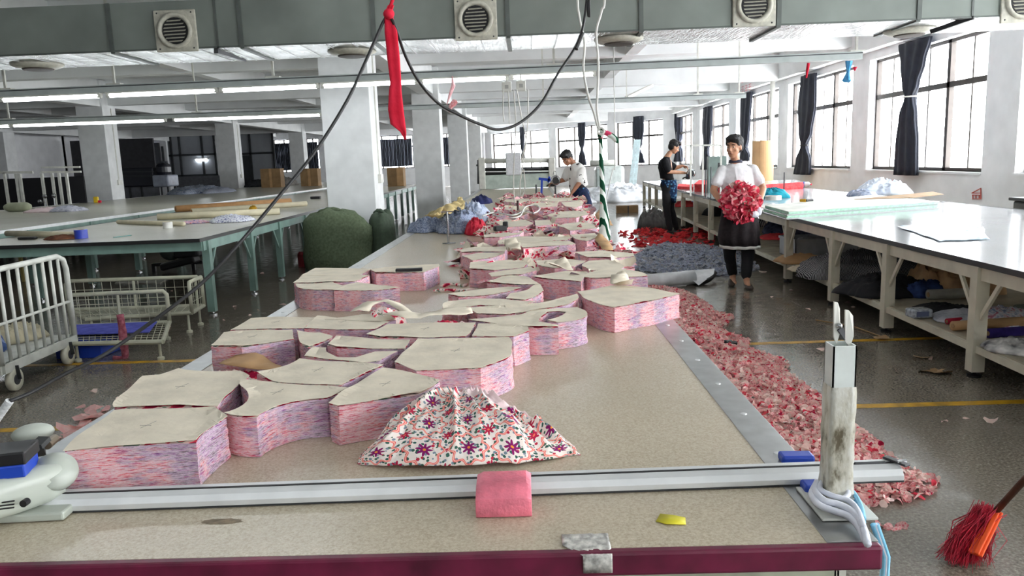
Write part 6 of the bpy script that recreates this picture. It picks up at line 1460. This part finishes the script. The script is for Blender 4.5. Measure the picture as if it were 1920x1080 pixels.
tape_roll(l2(153, 447), .07, .10, 'blue tape roll standing on the cream table near its black edge', mat('blue_tape', (40, 62, 168), .3))
tape_roll(l2(315, 428), .06, .08, 'clear tape roll on the cream table among the paper rolls', MC['clear_tape_roll'])
for (x, y, rx, ry, h, l, m, sd) in ((118, 448, .20, .14, .05, 'brown leaf-like cloth scrap on the cream table by the blue tape', cloth('rust_cloth', [(96, 58, 42), (130, 84, 60)], 14), 91), (365, 418, .22, .2, .04, 'flat pink and blue printed scrap on the cream table', cloth('pink_blue_print', [(80, 90, 170), (230, 200, 206), (200, 70, 90)], 40), 92),
                           (435, 415, .30, .32, .10, 'white and navy printed cloth on the cream table', cloth('navy_print', [(60, 66, 130), (214, 216, 226), (226, 228, 232)], 40), 93)):
    c = l2(x, y); heap(c.x, c.y, ZT2, rx, ry, h, l, m, seed=sd, n=40, rings=14)
c = l2(52, 449); tag(MB().cbox(c + Vector((0, 0, .015)), .2, .07, .03).build('black_clamp', BLACK, bevel=.01), 'flat black clamp at the left end of the cream table', 'clamp')
c = l2(592, 373); tag(MB().cbox(c + Vector((0, 0, .03)), .22, .12, .06).build('black_clamp', BLACK, bevel=.01), 'small black box far back on the cream table', 'box')
c = l2(475, 397); tag(heap(c.x, c.y, ZT2 + .03, .08, .08, .08, '', YELLOW, 'yellow_tie', 95, n=24, rings=8), 'small yellow tie on the paper rolls', 'tie')
tag(MB().bar(l2(214, 446) + Vector((0, 0, .006)), l2(245, 442) + Vector((0, 0, .006)), .03, .006).build('green_ruler', mat('teal_plastic', (60, 130, 120), .4)), 'short teal ruler near the black edge of the cream table', 'ruler')
# on the long grey table
def l3(x, y): return P(x, y, ZT2)
for (x, y, rx, ry, h, l, m, sd) in ((90, 397, .45, .35, .10, 'pale pink cloth on the long grey table', cloth('pale_pink', [(200, 176, 178), (214, 196, 196)], 10), 101), (130, 396, .38, .35, .12, 'small white printed cloth right of the pale pink cloth', cloth('white_print2', [(196, 196, 204), (140, 144, 160)], 16), 102),
                           (375, 362, .9, 1.4, .28, 'heap of blue and white clothes far back on the long grey table', cloth('blue_white_heap', [(70, 84, 116), (170, 176, 190), (110, 128, 150)], 8), 103), (408, 361, .5, 1.0, .2, 'grey clothes right of the blue and white heap', SGREY[1], 104),
                           (492, 349, 1.0, 1.6, .30, 'dark clothes heap far back by the third column', cloth('dark_heap', [(30, 32, 36), (60, 62, 66)], 8), 105), (528, 348, .7, 1.2, .45, 'grey clothes heap at the far end of the long grey table', cloth('grey_heap', [(96, 92, 88), (124, 120, 114)], 8), 106)):
    c = l3(x, y); heap(c.x, c.y, ZT2, rx, ry, h, l, m, seed=sd, n=40, rings=14)
c = l3(34, 397); tag(MB().tube([c + Vector((-.28, 0, .10)), c + Vector((-.18, 0, .10)), c + Vector((.2, 0, .10)), c + Vector((.28, 0, .10))], [.05, .10, .10, .06], 16).build('cylinder_cushion', mat('grey_green_cloth', (136, 140, 118), .8), smooth=True), 'grey-green rolled bundle at the left end of the long grey table', 'bundle')
c = l3(181, 380); yt = thing('yellow_tool', 'small yellow and red tool on the long grey table before the column', 'tool', c); MB().cbox(c + Vector((0, 0, .08)), .12, .08, .16).build('tool_body', mat('bright_yellow', (224, 190, 30), .5), yt, bevel=.02); MB().cbox(c + Vector((.08, 0, .03)), .08, .06, .06).build('tool_tip', REDC, yt)
for k, (x, y, w_, h, l) in enumerate(((508, 337, .8, .55, 'brown cardboard box far back beside the partition'), (580, 334, .7, .5, 'small brown box beside the fourth column'))):
    c = Q(x, y + 3, 31); bx2 = thing('cardboard_box', l, 'box', (c.x, 31, ZT2)); MB().box(c.x - w_ / 2, c.x + w_ / 2, 31, 31.5, ZT2, ZT2 + h + .2).build('box_body', BOXC, bx2); MB().box(c.x - .05, c.x + .05, 30.99, 31, ZT2, ZT2 + h + .2).build('box_tape', KRAFT, bx2)
c = P(738, 333, ZT2); 
bx3 = thing('cardboard_box', 'brown cardboard box at the far end of the cream table between the columns', 'box', (Q(738, 325, 26).x, 26, ZT2)); c = Q(738, 325, 26)
MB().box(c.x - .22, c.x + .32, 26, 26.5, ZT2, Q(738, 314, 26).z).build('box_body', BOXC, bx3); MB().box(c.x + .1, c.x + .32, 25.99, 26, ZT2 + .02, Q(738, 314, 26).z - .02).build('box_label', KRAFT, bx3)
# garment racks and dark drapes behind the grey table
rk = thing('dark_screen', 'black cloth screens behind the long grey table at the far left', 'screen', (-16.5, 19.9, 0))
zt2 = Q(60, 341, 19.5).z
a, c_ = Q(-140, 341, 20.6), Q(157, 341, 20.6); MB().box(a.x, c_.x, 20.6, 20.66, .02, zt2 + .1).build('black_cloth', DARK, rk)
rk2 = thing('tube_rack', 'row of white steel tube racks at the far left behind the grey table', 'rack', Q(80, 380, 20.2).xy.to_3d())
def rq(x, y): return Q(x, y, 20.2)
for x, y0 in ((-60, 322), (8, 324), (30, 326), (37, 326), (78, 324), (97, 323), (110, 323), (124, 323)):
    p = rq(x, y0); MB().bar((p.x, 20.2, 0), p, .06, .06).build('rack_post', WHITEP, rk2)
MB().bar(rq(-60, 324), rq(62, 323), .06, .06).build('rack_rail', WHITEP, rk2); MB().bar(rq(78, 323), rq(152, 322), .05, .05).build('rack_rail', WHITEP, rk2); MB().bar(rq(78, 314), rq(150, 313), .05, .05).build('rack_rail', WHITEP, rk2)
pk3 = thing('round_knobs', 'round chrome knobs on dark stands in front of the racks', 'stands', rq(84, 368).xy.to_3d()); b = MB()
for x, y in ((84, 368), (101, 367), (75, 378)): p = Q(x, y, 19.9); b.ell(p, .06, .04, .06, n=12, m=8)
b.tube([Q(84, 368, 19.9), (Q(84, 368, 19.9).x, 19.9, 0)], .02, 6); b.tube([Q(101, 367, 19.9), (Q(101, 367, 19.9).x, 19.9, 0)], .02, 6); b.build('knob_stand', CHROME, pk3)
# plotter
pt = thing('wide_plotter', 'wide black plotter with white end cabinet on legs, behind the grey table', 'plotter', Q(265, 350, 29).xy.to_3d()); Yp = 29
def pq(x, y): return Q(x, y, Yp)
a, c_ = pq(216, 316), pq(290, 349); MB().box(a.x, c_.x, Yp, Yp + .7, c_.z, a.z).build('plotter_body', mat('plotter_black', (26, 28, 38), .35), pt, bevel=.04)
for y in (322, 330): MB().bar(pq(216, y) + Vector((0, -.03, 0)), pq(290, y) + Vector((0, -.03, 0)), .04, .04).build('plotter_rail', DGREY, pt)
a, c_ = pq(285, 316), pq(319, 350); MB().box(a.x, c_.x, Yp - .1, Yp + .8, c_.z, a.z - .25).build('end_cabinet', mat('cabinet_white', (150, 156, 170), .4), pt, bevel=.06)
a, c_ = pq(288, 306), pq(312, 330); MB().box(a.x, c_.x, Yp, Yp + .6, c_.z, a.z).build('head_cover', MC['plotter_black'], pt, bevel=.15)
for x in (240, 262, 300, 312): p = pq(x, 350); MB().box(p.x - .03, p.x + .03, Yp + .1, Yp + .16, 0, p.z + .02).build('leg', DGREY, pt)
a, c_ = pq(228, 352), pq(296, 370); MB().box(a.x, c_.x, Yp + .2, Yp + .6, c_.z, a.z).build('paper_tray', mat('tray_grey', (110, 112, 118), .5), pt)
wl = emis('window_glow', (214, 220, 255), 1.6)  # closed window panel, its daylight put in as emission
dr = S(MB().box(Q(216, 300, 45.6).x, Q(243, 300, 45.6).x, 45.6, 45.65, Q(230, 314, 45.6).z, Q(230, 300, 45.6).z).build('window_%d' % (WN[0] + 1), wl)); 
rf = thing('wall_lamp', 'bright tube lamp seen through the glazed partition', 'lamp', Q(377, 300, 47.4)); c = Q(377, 300, 47.4)
MB().tube([c + Vector((-.3, 0, 0)), c + Vector((.32, 0, 0))], .07, 10).build('lamp_tube', LAMP, rf); MB().cbox(c + Vector((0, .06, .06)), .8, .06, .06).build('lamp_housing', WHITEP, rf)
db = thing('distribution_box', 'grey electric box with a vertical pipe on the back wall left of the partition', 'box', Q(308, 318, 46.8)); c = Q(308, 312, 46.8)
MB().cbox(c, .42, .2, .6).build('box_body', mat('elec_grey', (96, 100, 106), .5), db); MB().bar(c + Vector((0, 0, .3)), c + Vector((0, 0, 1.2)), .1, .1).build('conduit', DGREY, db)
c = Q(292, 290, 46.7); tag(MB().bar(Q(292, 268, 46.7), (Q(292, 268, 46.7).x, 46.7, 0), .35, .2).build('vertical_pipe', DGREY), 'dark vertical duct on the back wall left of the partition', 'pipe')
# roll cage trolley in the left foreground
cg = thing('roll_cage', 'white tubular roll cage trolley at the left edge of the photo', 'trolley', P(60, 700, 0))
p1, p2 = P(22, 706, .0), P(136, 655, .0)      # bottom front corner and bottom rear corner (x, y)
p1 = P(30, 732, 0) ; p2 = P(130, 683, 0)
dx = (p2 - p1).normalized(); sdv = Vector((-dx.y, dx.x, 0)); Lc = (p2 - p1).length
f1 = p1 - dx * .12; f2 = p2 + dx * .14; zb_ = .22; ztp = Q(30, 505, f1.y).z
zr = Q(100, 486, f2.y).z
CGW = mat('cage_white', (196, 198, 190), .4, 0, .07, 9)
def cz(p, z): return Vector((p.x, p.y, z))
def cage_panel(a, c_, z0, z1, n, name):
    b = MB(); rr = .022; k = .12
    pts = [cz(a, z0), cz(a, z1 - k), cz(a.lerp(c_, .03), z1 - k * .3), cz(a.lerp(c_, .12), z1), cz(a.lerp(c_, .88), z1), cz(a.lerp(c_, .97), z1 - k * .3), cz(c_, z1 - k), cz(c_, z0)]
    o = MB().tube(pts, rr, 10).build(name, CGW, cg, smooth=True)
    b = MB()
    for i in range(1, n): q_ = a.lerp(c_, i / n); b.tube([cz(q_, z0), cz(q_, z1 - .01)], .013, 8)
    b.tube([cz(a, (z0 + z1) / 2 - .05), cz(c_, (z0 + z1) / 2 - .05)], .012, 8); b.build('cage_bars', CGW, o, smooth=True)
cage_panel(f1, f2, zb_, ztp - .01, 9, 'side_panel')
g1, g2 = f1 + sdv * .85, f2 + sdv * .85
cage_panel(g1, g2, zb_, ztp - .01, 9, 'side_panel'); cage_panel(f1 + sdv * .0, g1, zb_, ztp - .03, 8, 'end_panel')
b = MB()
for a, c_ in ((f1, f2), (f2, g2), (g2, g1), (g1, f1)): b.bar(cz(a, zb_ - .03), cz(c_, zb_ - .03), .04, .07)
b.build('base_frame', CGW, cg); prism([p.xy for p in (f1, f2, g2, g1)], zb_ - .005, zb_ + .005).build('cage_floor', CGW, cg)
for k, w_ in enumerate((p1, p2, p1 + sdv * .8, p2 + sdv * .8)):
    c = Vector((w_.x, w_.y, .085)); M = Matrix((dx, Vector((0, 0, 1)), sdv)).transposed()
    wh = MB().lathe(c, [(.05, -.022), (.083, -.02), (.085, 0), (.083, .02), (.05, .022)], 26, M=M).build('caster_wheel', mat('cream_wheel', (196, 194, 176), .5, 0, .1, 12), cg, smooth=True)
    MB().lathe(c, [(.035, -.027), (.04, -.024), (.04, .024), (.035, .027)], 16, M=M).build('wheel_hub', DGREY, wh); MB().bar(c + Vector((0, 0, .0)) - sdv * .032, cz(c, .19) - sdv * .02, .05, .006).bar(c + sdv * .032, cz(c, .19) + sdv * .02, .05, .006).build('caster_fork', DGREY, wh)
mid = (f1 + g2) / 2
heap(mid.x - .05, mid.y - .1, zb_ + .007, .24, .22, .26, 'blue-grey striped cloth inside the roll cage', stripes_mat('blue_stripe', (70, 92, 140), (130, 146, 186), 12), seed=111)
heap(mid.x + .32 * dx.x + .0, mid.y + .38, zb_ + .007, .22, .22, .14, 'cream crumpled paper inside the roll cage', mat('cream_crumple', (176, 168, 142), .8, 0, .1, 8), seed=112, name='paper_pile', cat='paper')
heap(mid.x - .30, mid.y - .42, zb_ + .007, .16, .18, .16, 'beige cloth at the near end of the roll cage', mat('beige_cloth', (196, 170, 130), .8), seed=113, n=32, rings=10)
# wire mesh basket trolleys
MESHW = mat('wire_cream', (178, 178, 158), .45, 0, .08, 9)
def wire_tray(pc, z, zr_, label, sides, legs_z=0.):
    """pc: 4 floor corners; tray of wire mesh at z with low rails up to zr_"""
    A, B, C_, D = [Vector((p.x, p.y, 0)) for p in pc]; cen = (A + B + C_ + D) / 4; r = thing('wire_tray', label, 'trolley', (cen.x, cen.y, 0))
    b = MB()
    for a, c_ in ((A, B), (B, C_), (C_, D), (D, A)): b.tube([cz(a, z), cz(c_, z)], .02, 8)
    b.build('tray_frame', MESHW, r)
    m_ = MB(); n = 16
    for i in range(1, n): t = i / n; m_.tube([cz(A.lerp(B, t), z), cz(D.lerp(C_, t), z)], .0035, 4)
    for i in range(1, 9): t = i / 9; m_.tube([cz(A.lerp(D, t), z), cz(B.lerp(C_, t), z)], .0035, 4)
    m_.build('tray_mesh', MESHW, r)
    for (a, c_) in [((A, B), (B, C_), (C_, D), (D, A))[k] for k in sides]:
        p_ = MB().tube([cz(a, z), cz(a, zr_ - .03), cz(a.lerp(c_, .03), zr_), cz(a.lerp(c_, .97), zr_), cz(c_, zr_ - .03), cz(c_, z)], .02, 8).build('rail_panel', MESHW, r, smooth=True); g_ = MB()
        L = (c_ - a).length; nn = max(4, int(L / .09))
        for i in range(1, nn): q_ = a.lerp(c_, i / nn); g_.tube([cz(q_, z), cz(q_, zr_)], .003, 4)
        for j in range(1, 3): g_.tube([cz(a, z + (zr_ - z) * j / 3), cz(c_, z + (zr_ - z) * j / 3)], .003, 4)
        for q_ in (a.lerp(c_, .5),): g_.tube([cz(q_, z), cz(q_, zr_)], .014, 6)
        g_.build('rail_mesh', MESHW, p_)
    for q_ in (A, B, C_, D): q2 = q_.lerp(cen, .08); MB().lathe((q2.x, q2.y, 0), [(.03, 0), (.03, .02), (.012, .03), (.012, z)], 10).build('foot', MESHW, r)
    return r
zt1 = .16
F_ = lambda x, y, z=zt1: P(x, y, z)
wire_tray([F_(135, 645), F_(305, 641), F_(318, 604), F_(135, 612)], zt1, .46, 'lower cream wire mesh tray trolley, right of the roll cage', [2])
wire_tray([F_(135, 617) + Vector((0, .25, 0)), F_(330, 604) + Vector((.05, .25, 0)), F_(383, 580), F_(130, 588)], .20, .50, 'rear cream wire mesh tray trolley with high rails, below the cream table', [1, 2])
bc_ = P(165, 672, 0); bl = thing('blue_crate', 'blue plastic crate on the floor under the lower wire tray', 'crate', bc_)
MB().box(bc_.x - .28, bc_.x + .13, bc_.y, bc_.y + .35, .0, .13).build('crate_body', BLUEP, bl, bevel=.01); MB().box(bc_.x - .30, bc_.x + .15, bc_.y - .02, bc_.y + .37, .115, .135).build('crate_rim', BLUEP, bl, bevel=.005)
tag(prism([tuple(F_(x, y, .175).xy) for x, y in ((140, 630), (280, 626), (295, 606), (140, 612))], zt1 + .025, zt1 + .032).build('blue_sheet', cloth('blue_sheet', [(70, 76, 160), (96, 100, 190)], 10)), 'blue sheet lying in the lower wire tray', 'sheet')
ps = [P(226, 590, .25), P(229, 610, .2), P(233, 640, .1), P(236, 668, .012)]; a = P(232, 672, 0); ps = [Q(225, 590, a.y), Q(229, 615, a.y), Q(232, 645, a.y - .01), (a.x + .01, a.y, .012), (a.x - .08, a.y - .02, .012)]
tag(MB().tube(spline(ps, 5), [.03] * 6 + [.035] * 6 + [.03] * 4 + [.02] * 5, 8).build('hanging_rag', cloth('maroon_rag', [(130, 60, 76), (180, 110, 122)], 30), smooth=True), 'twisted maroon and pink rag hanging from the lower wire tray to the floor', 'rag')
# things beneath the cream table
mt = thing('floor_motor', 'dark machine with round glass lamp on the floor under the cream table', 'machine', P(330, 500, 0)); c = Q(320, 470, 12.2)
MB().ell(c, .17, .17, .16, n=20, m=12).build('glass_dome', mat('dark_glass', (70, 76, 74), .1), mt, smooth=True); MB().cbox(c + Vector((.30, 0, .03)), .4, .3, .3).build('motor_block', BLACK, mt, bevel=.04)
b = MB(); b.bar(c + Vector((-.1, -.1, -.25)), c + Vector((.5, -.2, -.12)), .2, .12); b.build('motor_base', BLACK, mt, bevel=.03); b = MB()
for dx_ in (-.3, .35): b.bar((c.x + dx_, c.y, 0), (c.x + dx_, c.y, c.z - .2), .05, .05)
b.bar((c.x - .3, c.y, c.z - .22), (c.x + .5, c.y, c.z - .2), .05, .05); b.build('motor_stand', BLACK, mt)
tag(prism([tuple(P(x, y, 0).xy) for x, y in ((215, 532), (300, 532), (318, 522), (235, 521))], .002, .012).build('board_sheet', BOARDG), 'pale board sheet lying on the floor under the cream table', 'board')
c = Q(37, 472, 11.5); tag(MB().cbox((c.x, c.y, c.z + .0), .3, .2, .14).box(c.x - .02, c.x + .02, c.y - .02, c.y + .02, 0, c.z - .07).build('sponge_block', mat('sponge_yellow', (176, 160, 100), .9)), 'yellowish block on a stand beneath the left end of the cream table', 'block')
tag(MB().lathe(P(566, 500, 0), [(.05, 0), (.055, .02), (.055, .2), (.03, .24)], 14).build('red_can', mat('red_can', (130, 24, 34), .5)), 'small dark red can beside the big green sack', 'can')
